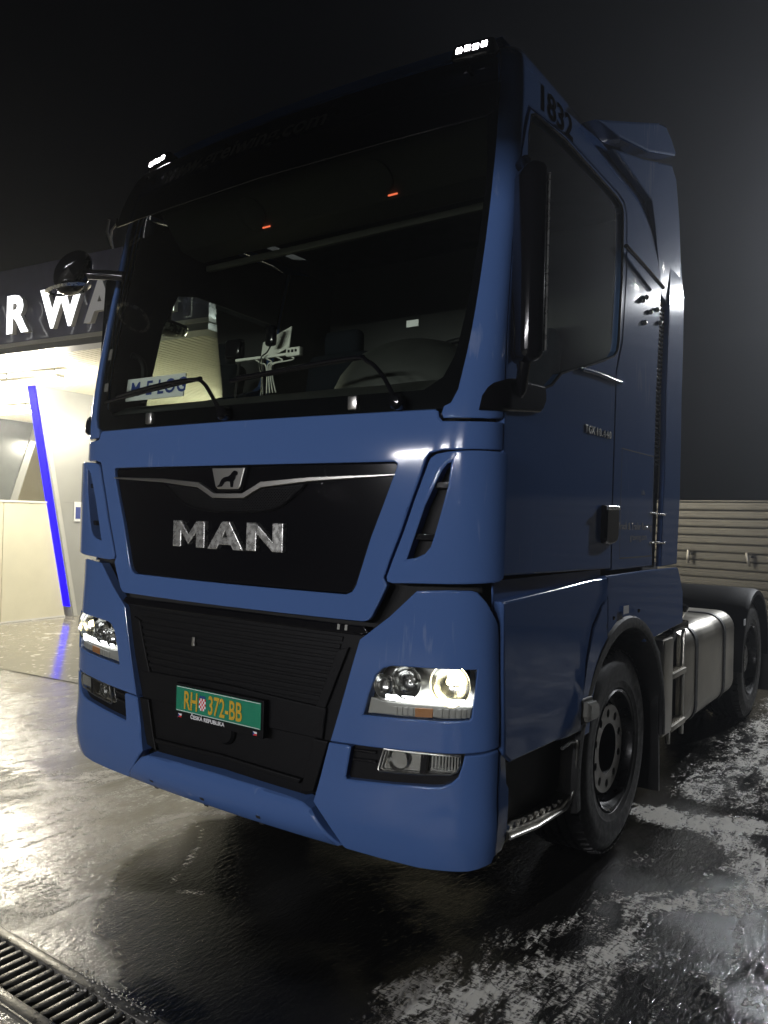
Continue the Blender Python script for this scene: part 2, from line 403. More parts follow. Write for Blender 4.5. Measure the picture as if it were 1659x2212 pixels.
for k in 'MAN':
    h=[[(-.013,1.537),(.013,1.537),(.001,1.566)]] if k=='A' else []
    panel('letter', LET[k], M['chrome'], grille, holes=h, off=.010, thick=.024, lip=.004, grid=.2)
# wet film streak on the badge strip stays in the paint; ---- air deflectors at the corners
def ramp(a,z):
    a=abs(a); t=min(1,max(0,(a-(.80+(z-1.40)*.36))/.10)); return .002+.026*t*t*(3-2*t)
DEF=[(.987,1.866),(1.005,1.880),(1.04,1.886),(1.127,1.889),(1.209,1.889),(1.285,1.887),(1.298,1.870),(1.294,1.701),(1.290,1.45),(1.282,1.428),(1.262,1.42),(1.05,1.408),(.85,1.398),(.822,1.402),(.818,1.418),(.846,1.491),(.886,1.589),(.929,1.711),(.963,1.802)]
SLOT=[(1.058,1.848),(1.044,1.843),(1.029,1.822),(1.014,1.786),(.95,1.60),(.912,1.490),(.955,1.497),(.986,1.512),(1.002,1.538),(1.012,1.577),(1.037,1.696),(1.050,1.761)]
def defl(s):
    d=panel('air_deflector',DEF,M['paint'],T,holes=[SLOT],off=ramp,thick=.06,lip=.008,flip=s)
    panel('slot_back',[(u+(.012 if u>1.0 else -.01),v) for u,v in SLOT],M['plastic'],d,off=-.035,thick=.004,lip=0,flip=s)
    for zz,a0,a1 in ((1.765,1.0,1.052),(1.575,.935,1.018)):
        panel('slot_vane',[(a0,zz-.012),(a1,zz-.012),(a1+.003,zz+.012),(a0+.008,zz+.012)],M['gloss'],d,off=.006,thick=.035,lip=.004,flip=s)
both(defl)
# ---- headlamp blocks, lamps
HLB=[(.946,1.373),(1.05,1.384),(1.14,1.386),(1.165,1.380),(1.213,1.345),(1.270,1.29),(1.290,1.265),(1.298,1.22),(1.305,1.06),(1.300,.822),(1.128,.806),(1.01,.793),(.883,.78),(.737,.771),(.581,.764),(.64,.958),(.706,1.171),(.832,1.268)]
HLH=[(.847,1.088),(1.0,1.097),(1.166,1.106),(1.152,1.016),(1.138,.934),(1.128,.924),(1.008,.908),(.88,.897),(.726,.888),(.748,.966),(.77,1.021),(.785,1.05),(.81,1.075)]
def bowl(par,a,z,r,depth,s,off=-.02,m=None,name='reflector'):
    q=-a if s else a; c=onbody(q,z,off); n=(onbody(q,z,.1)-onbody(q,z,0)).normalized()
    n=(n+Vector((0,-1.2,0))).normalized()
    prof=[(r*1.06,.004),(r,.0)]+[(r*math.cos(t),-depth*math.sin(t)) for t in [k*math.pi/2/8 for k in range(1,8)]]+[(.004,-depth)]
    return lathe(name,prof,c,n,m or M['refl'],par,28),c,n
def headlamp(s):
    panel('lamp_block',HLB,M['paint'],T,holes=[HLH],thick=.05,lip=.007,flip=s)
    h=thing('headlamp'); adopt(h,T)
    panel('housing',[(u+(.012 if u>1 else -.012),v+(.01 if v>1 else -.01)) for u,v in HLH],M['satin'],h,off=-.075,thick=.004,lip=0,flip=s)
    panel('bezel',[(.735,.894),(1.132,.928),(1.142,.968),(1.10,.966),(.9,.952),(.80,.948),(.765,.955),(.748,.955)],M['milky'],h,off=-.022,thick=.05,lip=.004,flip=s)
    bowl(h,.905,1.034,.060,.05,s,off=-.012)
    bowl(h,1.058,1.042,.076,.055,s,off=-.014)
    bowl(h,.812,1.010,.044,.03,s,off=-.012)
    panel('indicator',[(.935,.908),(.998,.915),(1.000,.948),(.935,.942)],M['amber'],h,off=-.018,thick=.006,lip=.002,grid=.2,flip=s)
    for k in range(5): panel('optic_rib',[(1.012+k*.022,.918+k*.0018),(1.028+k*.022,.920+k*.0018),(1.030+k*.022,.952+k*.002),(1.014+k*.022,.950+k*.002)],M['milky'],h,off=-.018,thick=.006,lip=.002,grid=.2,flip=s)
    for k in range(4): panel('optic_rib',[(.845+k*.022,.903+k*.0018),(.861+k*.022,.905+k*.0018),(.863+k*.022,.936+k*.002),(.847+k*.022,.934+k*.002)],M['milky'],h,off=-.018,thick=.006,lip=.002,grid=.2,flip=s)
    for (a,z) in ((1.055,1.052),):
        q=-a if s else a; c=onbody(q,z,-.045); n=Vector((0,-1,0))
        lathe('bulb',[(.001,.024),(.012,.02),(.017,.006),(.017,-.01),(.001,-.012)],c,n,M['bulb'],h,16)
    for (a,z) in ((.909,1.034),):
        q=-a if s else a; c=onbody(q,z,-.045)
        lathe('bulb',[(.001,.022),(.010,.018),(.012,.006),(.012,-.01),(.001,-.012)],c,(0,-1,0),M['refl'],h,16)
    panel('running_light',[(.815,.976),(.9,.980),(1.0,.986),(1.10,.993),(1.145,.992),(1.143,.976),(1.10,.970),(1.0,.963),(.9,.957),(.812,.957)],M['drl'],h,off=-.014,thick=.012,lip=.003,flip=s)
    ld=bpy.data.lights.new('headlamp_glow','POINT'); ld.energy=.07; ld.color=(1,.9,.6); ld.shadow_soft_size=.012
    lo_=bpy.data.objects.new('headlamp_glow',ld); COL.objects.link(lo_); adopt(lo_,h); lo_.location=onbody(-1.02 if s else 1.02,1.035,-.02)
    panel('lens',[(u,v) for u,v in HLH],M['lens'],h,off=-.006,thick=0,lip=0,flip=s)
both(headlamp)
# ---- bumper corners with fog lamps
BUM=[(.575,.757),(.66,.761),(.675,.757),(.655,.640),(.661,.631),(.851,.649),(1.0,.668),(1.035,.676),(1.068,.694),(1.092,.72),(1.105,.76),(1.113,.795),(1.128,.798),(1.300,.814),(1.297,.688),(1.294,.564),(1.290,.44),(1.27,.405),(1.16,.379),(1.062,.368),(.983,.358),(.835,.356),(.676,.357),(.66,.366),(.591,.437),(.515,.516),(.544,.639)]
def bumpoff(a,z):
    a=abs(a); t=min(1,max(0,(.64-z)/.16)); return .012*t*t*(3-2*t)
def bumper(s):
    b=panel('bumper_corner',BUM,M['paint'],T,off=bumpoff,thick=.06,lip=.008,flip=s,grid=.045)
    panel('fog_recess',[(.655,.770),(.640,.620),(.86,.636),(1.04,.662),(1.09,.69),(1.12,.74),(1.125,.80),(1.0,.79),(.8,.775)],M['plastic'],b,off=-.035,thick=.004,lip=0,flip=s)
    fl=thing('fog_lamp'); adopt(fl,T)
    FG=[(.815,.772),(.95,.78),(1.095,.79),(1.096,.755),(1.085,.735),(1.062,.722),(.955,.703),(.80,.686),(.792,.692)]
    panel('housing',FG,M['refl'],fl,off=-.032,thick=.003,lip=0,flip=s)
    bowl(fl,.87,.74,.040,.03,s,off=-.018)
    for k in range(9):
        a=1.0+k*.0105
        panel('lens_rib',[(a,.735),(a+.005,.735),(a+.006,.785),(a+.001,.785)],M['milky'],fl,off=-.014,thick=.008,lip=.001,grid=.2,flip=s)
    panel('divider',[(.962,.706),(.985,.709),(.99,.782),(.968,.78)],M['plastic'],fl,off=-.008,thick=.02,lip=.002,grid=.2,flip=s)
    tube('rim',[onbody(-u if s else u,v,-.012) for u,v in FG+FG[:1]],.0035,M['satin'],fl,6)
    panel('lens',FG,M['lens'],fl,off=-.008,thick=0,lip=0,flip=s)
    for zz in (.70,.735):
        panel('recess_rib',[(.672,zz),(.775,zz+.008),(.775,zz+.02),(.672,zz+.012)],M['gloss'],b,off=-.022,thick=.014,lip=.003,flip=s)
both(bumper)
SPO=[(0,.524),(.25,.522),(.40,.517),(.468,.510),(.512,.494),(.585,.425),(.660,.366),(.645,.360),(.25,.362),(0,.364)]
def spoff(a,z):
    t=(z-.36)/.165; return .012+.045*math.sin(math.pi*min(1,max(0,t))**.9)*.5
sp=panel('front_spoiler',sym(SPO),M['paint'],T,off=spoff,thick=.08,lip=.010,grid=.03)
for a in (-.433,-.083,.25):
    panel('tow_slot',[(a-.011,.362),(a+.011,.362),(a+.011,.408),(a-.011,.408)],M['void'],sp,off=lambda a,z: spoff(a,z)+.002,thick=.004,lip=0,grid=.3)
panel('spoiler_back',sym([(0,.53),(.5,.52),(.70,.36),(0,.35)]),M['void'],T,off=-.09,thick=.004,lip=0,grid=.2)
# ---- lower grille
lg=panel('lower_grille',sym([(0,1.215),(.70,1.212),(.735,1.195),(.57,.76),(.50,.535),(.45,.516),(0,.53)]),M['plastic'],T,off=-.030,thick=.01,lip=.004)
panel('grille_lip',sym([(0,1.225),(.72,1.222),(.745,1.2),(.70,1.186),(0,1.190)]),M['gloss'],lg,off=-.008,thick=.03,lip=.006)
for k in range(9):
    zz=.905+k*.031; w=.50+(zz-.76)*.34-.02
    panel('slat',[(-w,zz),(w,zz),(w+.006,zz+.02),(-w-.006,zz+.02)],M['plastic'],lg,off=-.022,thick=.014,lip=.004,grid=.2)
for s in (False,True):
    panel('side_fin',[(.60,1.12),(.65,1.135),(.545,.885),(.50,.885)],M['plastic'],lg,off=-.014,thick=.02,lip=.004,flip=s)
    panel('corner_post',[(.435,.53),(.50,.545),(.565,.757),(.50,.757)],M['plastic'],lg,off=-.010,thick=.03,lip=.005,flip=s)
    panel('badge_clip',[(.188,1.045),(.204,1.045),(.204,1.085),(.188,1.085)],M['satin'],lg,off=-.012,thick=.012,lip=.002,grid=.2,flip=True) if s else None
for a in (.60,.635):
    panel('vent_tab',[(a,1.20),(a+.012,1.20),(a+.014,1.222),(a+.002,1.222)],M['milky'],lg,off=-.004,thick=.01,lip=.002,grid=.2)
panel('plate_beam',sym([(0,.905),(.55,.885),(.535,.76),(0,.76)]),M['plastic'],lg,off=-.012,thick=.03,lip=.006)
panel('lower_beam',sym([(0,.60),(.44,.585),(.43,.565),(0,.58)]),M['plastic'],lg,off=-.008,thick=.03,lip=.005)
lathe('tow_cover',[(.055,-.03),(.055,0),(.045,.012),(.001,.014)],onbody(.02,.70,-.02),(0,-1,0),M['plastic'],lg,24)
# ---- number plate
PL=thing('number_plate'); adopt(PL,T)
def plate(x,z,d): return (x,-.016-d,z)
prism('plate_holder',[(-.268,.722),(.274,.722),(.274,.878),(-.268,.878)],plate,-.03,.0,M['plastic'],PL,bevel=.004)
prism('plate_sheet',[(-.256,.757),(.262,.757),(.262,.868),(-.256,.868)],plate,.001,.004,M['plateG'],PL,bevel=.001)
for zz in (.7605,.8645): prism('plate_border',[(-.252,zz-.0012),(.258,zz-.0012),(.258,zz+.0012),(-.252,zz+.0012)],plate,.004,.0045,M['plateW'],PL)
def ptext(t,x,z,size,m,par,xs=.8,off=.0018,name='plate_letters',lift=.0052,**k): return textobj(name,t,size,lambda u,v,w:(x+u,-.016-lift-w,z+v),m,par,xs=xs,offset=off,extrude=.0012,**k)
ptext('RH',-.205,.773,.112,M['plateY'],PL,xs=.62)
ptext('372-BB',-.050,.773,.112,M['plateY'],PL,xs=.625)
ptext('ČESKÁ REPUBLIKA',-.163,.734,.023,M['plateW'],PL,xs=1.12,off=.0006,name='holder_lettering',lift=.001)
# chequered shield
for i in range(5):
    for j in range(5):
        w=.0085; x0=-.107+i*w; z0=.780+j*.0105
        if j==0 and i in (0,4): continue
        prism('shield_check',[(x0,z0),(x0+w,z0),(x0+w,z0+.0105),(x0,z0+.0105)],plate,.004,.0052,M['red'] if (i+j)%2==0 else M['plateW'],PL)
for i in range(3): prism('shield_crown',[(-.104+i*.0125,.834),(-.094+i*.0125,.834),(-.094+i*.0125,.844),(-.104+i*.0125,.844)],plate,.004,.0052,M['navy'],PL)
for x0 in (-.243,.218):
    prism('flag',[(x0,.729),(x0+.022,.729),(x0+.022,.7365),(x0,.7365)],plate,.0008,.0016,M['red'],PL)
    prism('flag',[(x0,.7367),(x0+.022,.7367),(x0+.022,.745),(x0,.745)],plate,.0008,.0016,M['plateW'],PL)
    prism('flag',[(x0,.729),(x0+.010,.737),(x0,.745)],plate,.0017,.0022,M['navy'],PL)

# ---- windscreen, pillars, doors, roof
WSR=[(.985,2.062),(1.005,2.068),(1.018,2.116),(1.017,2.254),(1.017,2.5),(1.017,2.764),(1.019,2.942),(1.028,3.109),(1.034,3.281),(1.036,3.36)]
panel('windscreen',sym([(0,3.36)]+[(u+.012,v) for u,v in WSR[::-1]]+[(.98,2.050),(.693,2.048),(0,2.047)]),M['glassF'],T,off=-.012,thick=0,lip=0,grid=.06)
# black printed border of the windscreen
inner=[(0,3.22),(.96,3.22),(.972,3.0),(.970,2.5),(.962,2.25),(.94,2.17),(.88,2.125),(.4,2.12),(0,2.12)]
panel('windscreen_border',sym([(0,3.36)]+[(u+.010,v) for u,v in WSR[::-1]]+[(.98,2.052),(.693,2.050),(0,2.049)]),M['gloss'],T,holes=[sym(inner)],off=-.016,thick=.004,lip=0,grid=.08)
DOOROPEN=[(1.292,2.014),(1.285,2.3),(1.262,2.685),(1.262,2.93),(1.30,3.05),(1.335,3.20),(1.36,3.275),(1.715,3.318),(2.40,3.302),(2.50,3.28),(2.545,3.22),(2.56,2.9),(2.55,2.55),(2.49,2.39),(2.49,1.415)]
PILLAR=[(.984,2.056)]+WSR[1:]+[(1.04,3.46),(1.04,3.56),(1.05,3.60),(1.3,3.603),(3.05,3.603),(3.15,3.57),(3.15,1.415)]
PILLAR=[(1.0,2.012),(.986,2.03)]+PILLAR+DOOROPEN[::-1]+[(1.2,2.009)]
# window outline of the door
WIN=[(1.385,3.240),(1.37,3.15),(1.372,3.064),(1.372,3.0),(1.372,2.95),(1.372,2.6),(1.385,2.24),(1.40,2.203),(1.43,2.19),(1.521,2.171),(1.636,2.172),(1.72,2.20),(1.814,2.263),(1.90,2.29),(2.062,2.332),(2.30,2.405),(2.444,2.455),(2.490,2.49),(2.505,2.54),(2.505,2.858),(2.490,3.22),(2.47,3.248),(2.40,3.268),(2.077,3.278),(1.715,3.290),(1.42,3.262)]
DOOR=[(1.302,2.014),(1.296,2.3),(1.273,2.685),(1.273,2.925),(1.311,3.045),(1.346,3.19),(1.369,3.265),(1.715,3.308),(2.395,3.293),(2.492,3.272),(2.535,3.215),(2.55,2.9),(2.54,2.56),(2.480,2.395),(2.480,1.425),(1.310,1.44),(1.303,1.9)]
def cabside(s):
    panel('cab_pillar',PILLAR,M['paint'],T,thick=.03,lip=.006,flip=s,grid=.045)
    d=panel('door',DOOR,M['paint'],T,holes=[WIN],off=.001,thick=.04,lip=.006,flip=s,grid=.08)
    panel('door_glass',WIN,M['glassS'],d,off=-.014,thick=0,lip=0,flip=s,grid=.15)
    tube('window_seal',[onbody(-u if s else u,v,-.004) for u,v in WIN+WIN[:1]],.007,M['gloss'],d,6)
    # inner trim of the door below the glass and the dark liner of the cab side
    panel('door_lining',[(1.33,2.17),(1.7,2.13),(2.0,2.27),(2.47,2.42),(2.47,1.47),(1.33,1.47)],M['greyin'],d,off=-.075,thick=.01,lip=0,flip=s,grid=.2)
    panel('cab_liner',[(2.54,3.28),(3.1,3.40),(3.1,1.46),(2.54,1.46)],M['greyin'],T,off=-.05,thick=.01,lip=0,flip=s,grid=.3)
    panel('roof_liner',[(1.06,3.45),(3.1,3.45),(3.1,3.31),(2.3,3.335),(1.36,3.30),(1.06,3.3)],M['greyin'],T,off=-.05,thick=.01,lip=0,flip=s,grid=.15)
    panel('pillar_liner',[(1.035,3.28),(1.34,3.28),(1.245,2.9),(1.25,2.5),(1.27,2.06),(1.03,2.08),(1.035,2.6)],M['greyin'],T,off=-.05,thick=.01,lip=0,flip=s,grid=.1)
    # handle, catch, belt crease
    hp=panel('door_handle',[(2.335,1.728),(2.50,1.728),(2.515,1.715),(2.512,1.58),(2.49,1.550),(2.42,1.542),(2.34,1.55),(2.325,1.57)],M['gloss'],d,off=.030,thick=.045,lip=.014,flip=s)
    panel('handle_cap',[(2.34,1.726),(2.495,1.726),(2.505,1.710),(2.335,1.706)],M['chrome'],d,off=.036,thick=.01,lip=.003,flip=s)
    # storage flap outline: a shallow groove built as thin dark rails
    for p in ([(2.60,2.02),(3.13,2.02),(3.13,2.016),(2.60,2.016)],[(2.60,1.474),(3.13,1.474),(3.13,1.468),(2.60,1.468)],[(2.60,2.02),(2.604,2.02),(2.604,1.47),(2.60,1.47)],[(3.126,2.02),(3.13,2.02),(3.13,1.47),(3.126,1.47)]):
        panel('flap_groove',p,M['void'],T,off=.0012,thick=0,lip=0,flip=s,grid=.3)
    # black rubber bellows strip and the side air deflector behind the cab
    st=panel('gap_strip',[(3.155,3.40),(3.30,3.36),(3.315,2.4),(3.34,1.94),(3.30,1.40),(3.155,1.405)],M['rubber'],T,off=-.03,thick=.05,lip=.006,flip=s)
    for k in range(36):
        zz=1.98+k*.026
        panel('strip_rib',[(3.17,zz),(3.30,zz-.004),(3.30,zz+.008),(3.17,zz+.012)],M['gloss'],st,off=-.018,thick=.012,lip=.003,flip=s,grid=.3)
    panel('side_deflector',[(3.315,3.30),(3.56,3.28),(3.63,3.0),(3.665,2.3),(3.68,1.8),(3.64,1.41),(3.31,1.405),(3.345,1.94),(3.325,2.4)],M['paint'],T,off=.004,thick=.03,lip=.006,flip=s,grid=.12)
    for zz in (1.708,1.545):
        panel('hinge_strap',[(3.10,zz-.006),(3.38,zz-.012),(3.38,zz-.002),(3.10,zz+.004)],M['chrome'],T,off=.006,thick=.006,lip=.001,flip=s,grid=.3)
    # black foot of the mirror arms
    mb=panel('mirror_foot',[(1.131,2.037),(1.136,2.09),(1.16,2.12),(1.19,2.137),(1.288,2.158),(1.362,2.169),(1.615,2.180),(1.628,2.15),(1.631,2.119),(1.605,2.08),(1.587,2.070),(1.302,2.040)],M['gloss'],T,off=.022,thick=.03,lip=.012,flip=s)
both(cabside)
# roof: from the top rim of the sides, rising to the back
vs=[];fs=[];nu,nv=26,14
for j in range(nv+1):
    t_=j/nv
    for i in range(nu+1):
        w=-1+2*i/nu; xx=1.035*w
        yy=.40+t_*2.1+(1-t_)*.055*(xx/.98)**2
        rise=.075*math.sin(min(1,t_*1.4)*math.pi/2)*(1-abs(w)**6)
        vs.append((xx,yy,3.606+rise+.03*(1-w*w)*min(1,t_*6)))
for j in range(nv):
    for i in range(nu): a=j*(nu+1)+i; fs.append((a,a+1,a+nu+2,a+nu+1))
mk('roof_panel',vs,fs,M['paint'],T,True,60)
panel('roof_front',sym([(0,3.36),(1.034,3.36),(1.038,3.46),(1.036,3.56),(1.03,3.60),(0,3.60)]),M['paint'],T,off=-.001,thick=.01,lip=.002,grid=.06)
# raised fins of the roof air deflector
for s in (1,-1):
    prism('roof_fin',[(1.10,3.50),(1.60,3.70),(2.05,3.885),(2.19,3.925),(2.30,3.90),(2.41,3.85),(2.38,3.825),(1.90,3.66),(1.42,3.545)],lambda y,z,d,s=s:(s*(1.20+d),y,z),-.10,0.0,M['paint'],T,bevel=.012)
    prism('deflector_wing',[(1.36,3.47),(1.83,3.60),(2.36,3.77),(2.46,3.72),(2.55,3.50),(2.60,3.28),(2.58,2.9),(2.2,2.95),(2.06,3.30),(1.98,3.43)],lambda y,z,d,s=s:(s*(1.19+d),y,z),-.05,0.0,M['paint'],T,bevel=.012)
box('roof_deflector',(0,1.98,3.76),(2.1,.08,.40),M['paint'],T,rot=Matrix.Rotation(math.radians(-35),3,'X'),bevel=.02)
box('rear_wall',(0,2.12,2.45),(2.30,.03,2.1),M['paint'],T,bevel=.01)
# visor with lettering, roof lamps
vz=panel('sun_visor',sym([(0,3.46),(.8,3.46),(.98,3.45),(1.03,3.42),(1.045,3.25),(1.03,3.165),(1.0,3.15),(.6,3.14),(0,3.138)]),M['visor'],T,off=lambda a,z:.035+.10*(3.46-z),thick=.006,lip=.003,grid=.05)
tube('visor_edge',[onbody(u,v,.067) for u,v in [(-1.045,3.20),(-1.03,3.163),(-1.0,3.148),(-.6,3.138),(0,3.136),(.6,3.138),(1.0,3.148),(1.03,3.163),(1.045,3.2)]],.0045,M['gloss'],vz,6)
for a in (-.9,-.3,.3,.9): tube('visor_bracket',[onbody(a,3.42,-.01),onbody(a,3.40,.04)],.012,M['plastic'],vz,6)
textobj('visor_lettering','www.greiwing.com',.105,lambda x,y,z: onbody(-.72+x,3.315+y,.055),M['greyin'],vz,xs=1.25,subdiv=.06,shear=.25,offset=.002)
tube('visor_strap',[onbody(-1.03,3.165,.07),onbody(-1.10,3.145,.075),onbody(-1.16,3.115,.07),onbody(-1.19,3.07,.055)],.006,M['satin'],vz,6)
def rooflamp(s):
    sg=-1 if s else 1
    l=thing('roof_lamp'); adopt(l,T)
    c=Vector((sg*.955,.395,3.515)); rot=Matrix.Rotation(math.radians(-18),3,'X')@Matrix.Rotation(math.radians(6*sg),3,'Z')
    box('housing',c,(.185,.10,.085),M['gloss'],l,rot=rot,bevel=.022,seg=3)
    for k in range(4):
        p=c+rot@Vector((-.054+.036*k,-.052,-.006+.004*(k%2)))
        box('led',p,(.024,.006,.026),M['led'],l,rot=rot,bevel=.002)
both(rooflamp)
tube('roof_marker_strap',[onbody(-1.12,3.2,.10),onbody(-1.17,3.15,.10),onbody(-1.21,3.09,.07)],.007,M['satin'],vz,6)
# ---- lettering on the side (this side of the cab)
textobj('fleet_number','1832',.185,lambda x,y,z: onbody(1.44+x,3.312+y,.0018),M['decal'],T,xs=1.0,subdiv=.05,offset=.004)
x_=0.0
for ch in 'TGX 18.440':
    if ch!=' ': textobj('badge_letter',ch,.050,lambda x,y,z,x_=x_: onbody(2.09+x_+x,2.047+y,.004+z),M['chrome'],T,xs=1.15,extrude=.002,offset=.0008)
    x_+={'1':.036,'.':.017,' ':.018}.get(ch,.040)
textobj('side_lettering','Truck & Trailer Renting',.050,lambda x,y,z: onbody(2.57+x,1.615+y,.0015),M['silverdecal'],T,xs=1.15,subdiv=.08,offset=.0006)
textobj('side_lettering','greiwing.com',.050,lambda x,y,z: onbody(2.76+x,1.56+y,.0015),M['silverdecal'],T,xs=1.05,subdiv=.08)
textobj('side_lettering','Life',.040,lambda x,y,z: onbody(2.93+x,1.80+y,.0015),M['silverdecal'],T,xs=1.1,subdiv=.08)
# ---- lower flanks: step panel, wheel-arch panel, rear flank
def foff(a,z): 
    return .012
FL1=[(1.315,1.345),(1.8,1.362),(2.39,1.388),(2.39,1.30),(2.30,1.26),(2.20,1.17),(2.11,1.03),(2.06,.90),(2.04,.80),(2.045,.735),(1.70,.742),(1.389,.752),(1.325,.79),(1.318,1.0)]
FL2=[(2.405,1.392),(3.0,1.396),(3.64,1.390),(3.69,1.33),(3.745,1.242),(3.745,1.045),(3.4,1.03),(3.02,1.012),(2.90,1.12),(2.78,1.165),(2.66,1.172),(2.55,1.160),(2.47,1.13),(2.405,1.09)]
def flank(s):
    sg=-1 if s else 1
    f=panel('step_flank',FL1,M['paint'],T,off=lambda a,z:.010+.016*min(1,max(0,(abs(a)-1.95-(z-.9)*.8)/.08)),thick=.05,lip=.010,flip=s,grid=.06)
    panel('arch_flank',[(2.395,1.30),(2.395,1.06),(2.33,1.035),(2.25,.95),(2.18,.82),(2.16,.70),(2.055,.70),(2.05,.80),(2.07,.90),(2.12,1.02),(2.21,1.16),(2.31,1.25)],M['paint'],T,off=.018,thick=.05,lip=.008,flip=s,grid=.06)
    panel('rear_flank',FL2,M['paint'],T,off=.012,thick=.05,lip=.010,flip=s,grid=.08)
    panel('inner_flank',[(1.32,1.42),(3.6,1.42),(3.6,1.06),(3.2,1.06),(2.9,1.17),(2.4,1.17),(2.1,.98),(1.95,.5),(1.32,.48)],M['void'],T,off=-.10,thick=.006,lip=0,flip=s,grid=.3)
    panel('sill_strip',[(1.31,1.42),(2.42,1.42),(2.42,1.35),(1.31,1.30)],M['paint'],T,off=-.03,thick=.01,lip=0,flip=s,grid=.2)
    # step well
    stp=panel('bumper_return',[(1.308,.806),(1.36,.785),(1.375,.68),(1.395,.66),(1.398,.47),(1.37,.42),(1.30,.415),(1.302,.6)],M['paint'],T,off=.0,thick=.05,lip=.008,flip=s)
    stx=panel('entry_step',[(1.39,.462),(1.66,.420),(1.90,.402),(2.0,.43),(2.0,.46),(1.9,.437),(1.66,.452),(1.39,.492)],M['alu'],T,off=.010,thick=.16,lip=.006,flip=s)
    for k in range(9):
        a=1.42+k*.062; zz=.494-.045*min(1,k/7)
        panel('step_tooth',[(a,zz-.01),(a+.03,zz-.012),(a+.026,zz+.007),(a+.004,zz+.008)],M['alu'],stx,off=-.004-.0,thick=.012,lip=.002,flip=s,grid=.3)
    panel('step_back',[(1.39,.72),(2.02,.70),(2.015,.48),(1.97,.44),(1.66,.45),(1.40,.49)],M['plastic'],T,off=-.06,thick=.01,lip=0,flip=s)
    tube('step_edge',[onbody(-q if s else q,z,.012) for q,z in [(1.86,.700),(1.95,.705),(2.02,.695),(2.03,.66),(2.022,.50),(2.0,.445),(1.95,.418),(1.66,.430),(1.40,.468)]],.008,M['satin'],stx,6)
    # marker lamp
    lm=panel('side_marker',[(2.05,.86),(2.15,.855),(2.172,.83),(2.172,.79),(2.15,.772),(2.065,.775),(2.045,.80)],M['milky'],T,off=.062,thick=.07,lip=.014,flip=s,grid=.1)
    panel('marker_base',[(2.03,.875),(2.16,.87),(2.185,.83),(2.185,.78),(2.155,.758),(2.055,.762),(2.03,.79)],M['rubber'],lm,off=.030,thick=.05,lip=.008,flip=s,grid=.1)
    panel('yellow_sticker',[(2.60,1.235),(2.68,1.235),(2.68,1.195),(2.60,1.195)],M['plateW'],T,off=.0245,thick=.001,lip=0,flip=s,grid=.3)
    for a,z in ((2.45,1.19),(2.83,1.195)):
        c=onbody(-a if s else a,z,.024); lathe('arch_bolt',[(.010,0),(.009,.008),(.001,.010)],c,(sg,0,0),M['gloss'],T,10)
both(flank)
for s in (False,True):
    sg=-1 if s else 1
    tube('window_ledge',[onbody(sg*q,z,.010) for q,z in curve([(2.02,2.318,0),(2.2,2.328,0),(2.45,2.335,0),(2.54,2.34,0)],6) for q,z in [(q,z)]] if False else [onbody(sg*p[0],p[1],.008) for p in curve([(2.02,2.316,0),(2.2,2.328,0),(2.45,2.335,0),(2.535,2.338,0)],6)],.010,M['paint'],T,10)
    tube('stay_rod',[(sg*1.215,1.50,3.03),(sg*1.225,1.80,3.0),(sg*1.23,2.10,2.97)],.011,M['gloss'],T,10)
    for (y,z) in ((1.86,2.86),(1.94,2.80),(1.80,2.83),(2.06,2.84),(1.84,2.72),(2.12,2.78)):
        bm=bmesh.new(); bmesh.ops.create_uvsphere(bm,u_segments=14,v_segments=8,radius=.014,matrix=Matrix.Translation((sg*1.212,y,z)))
        bmo('glint_bead',bm,M['satin'],T)  # satin beads added only to catch glints from the floodlight
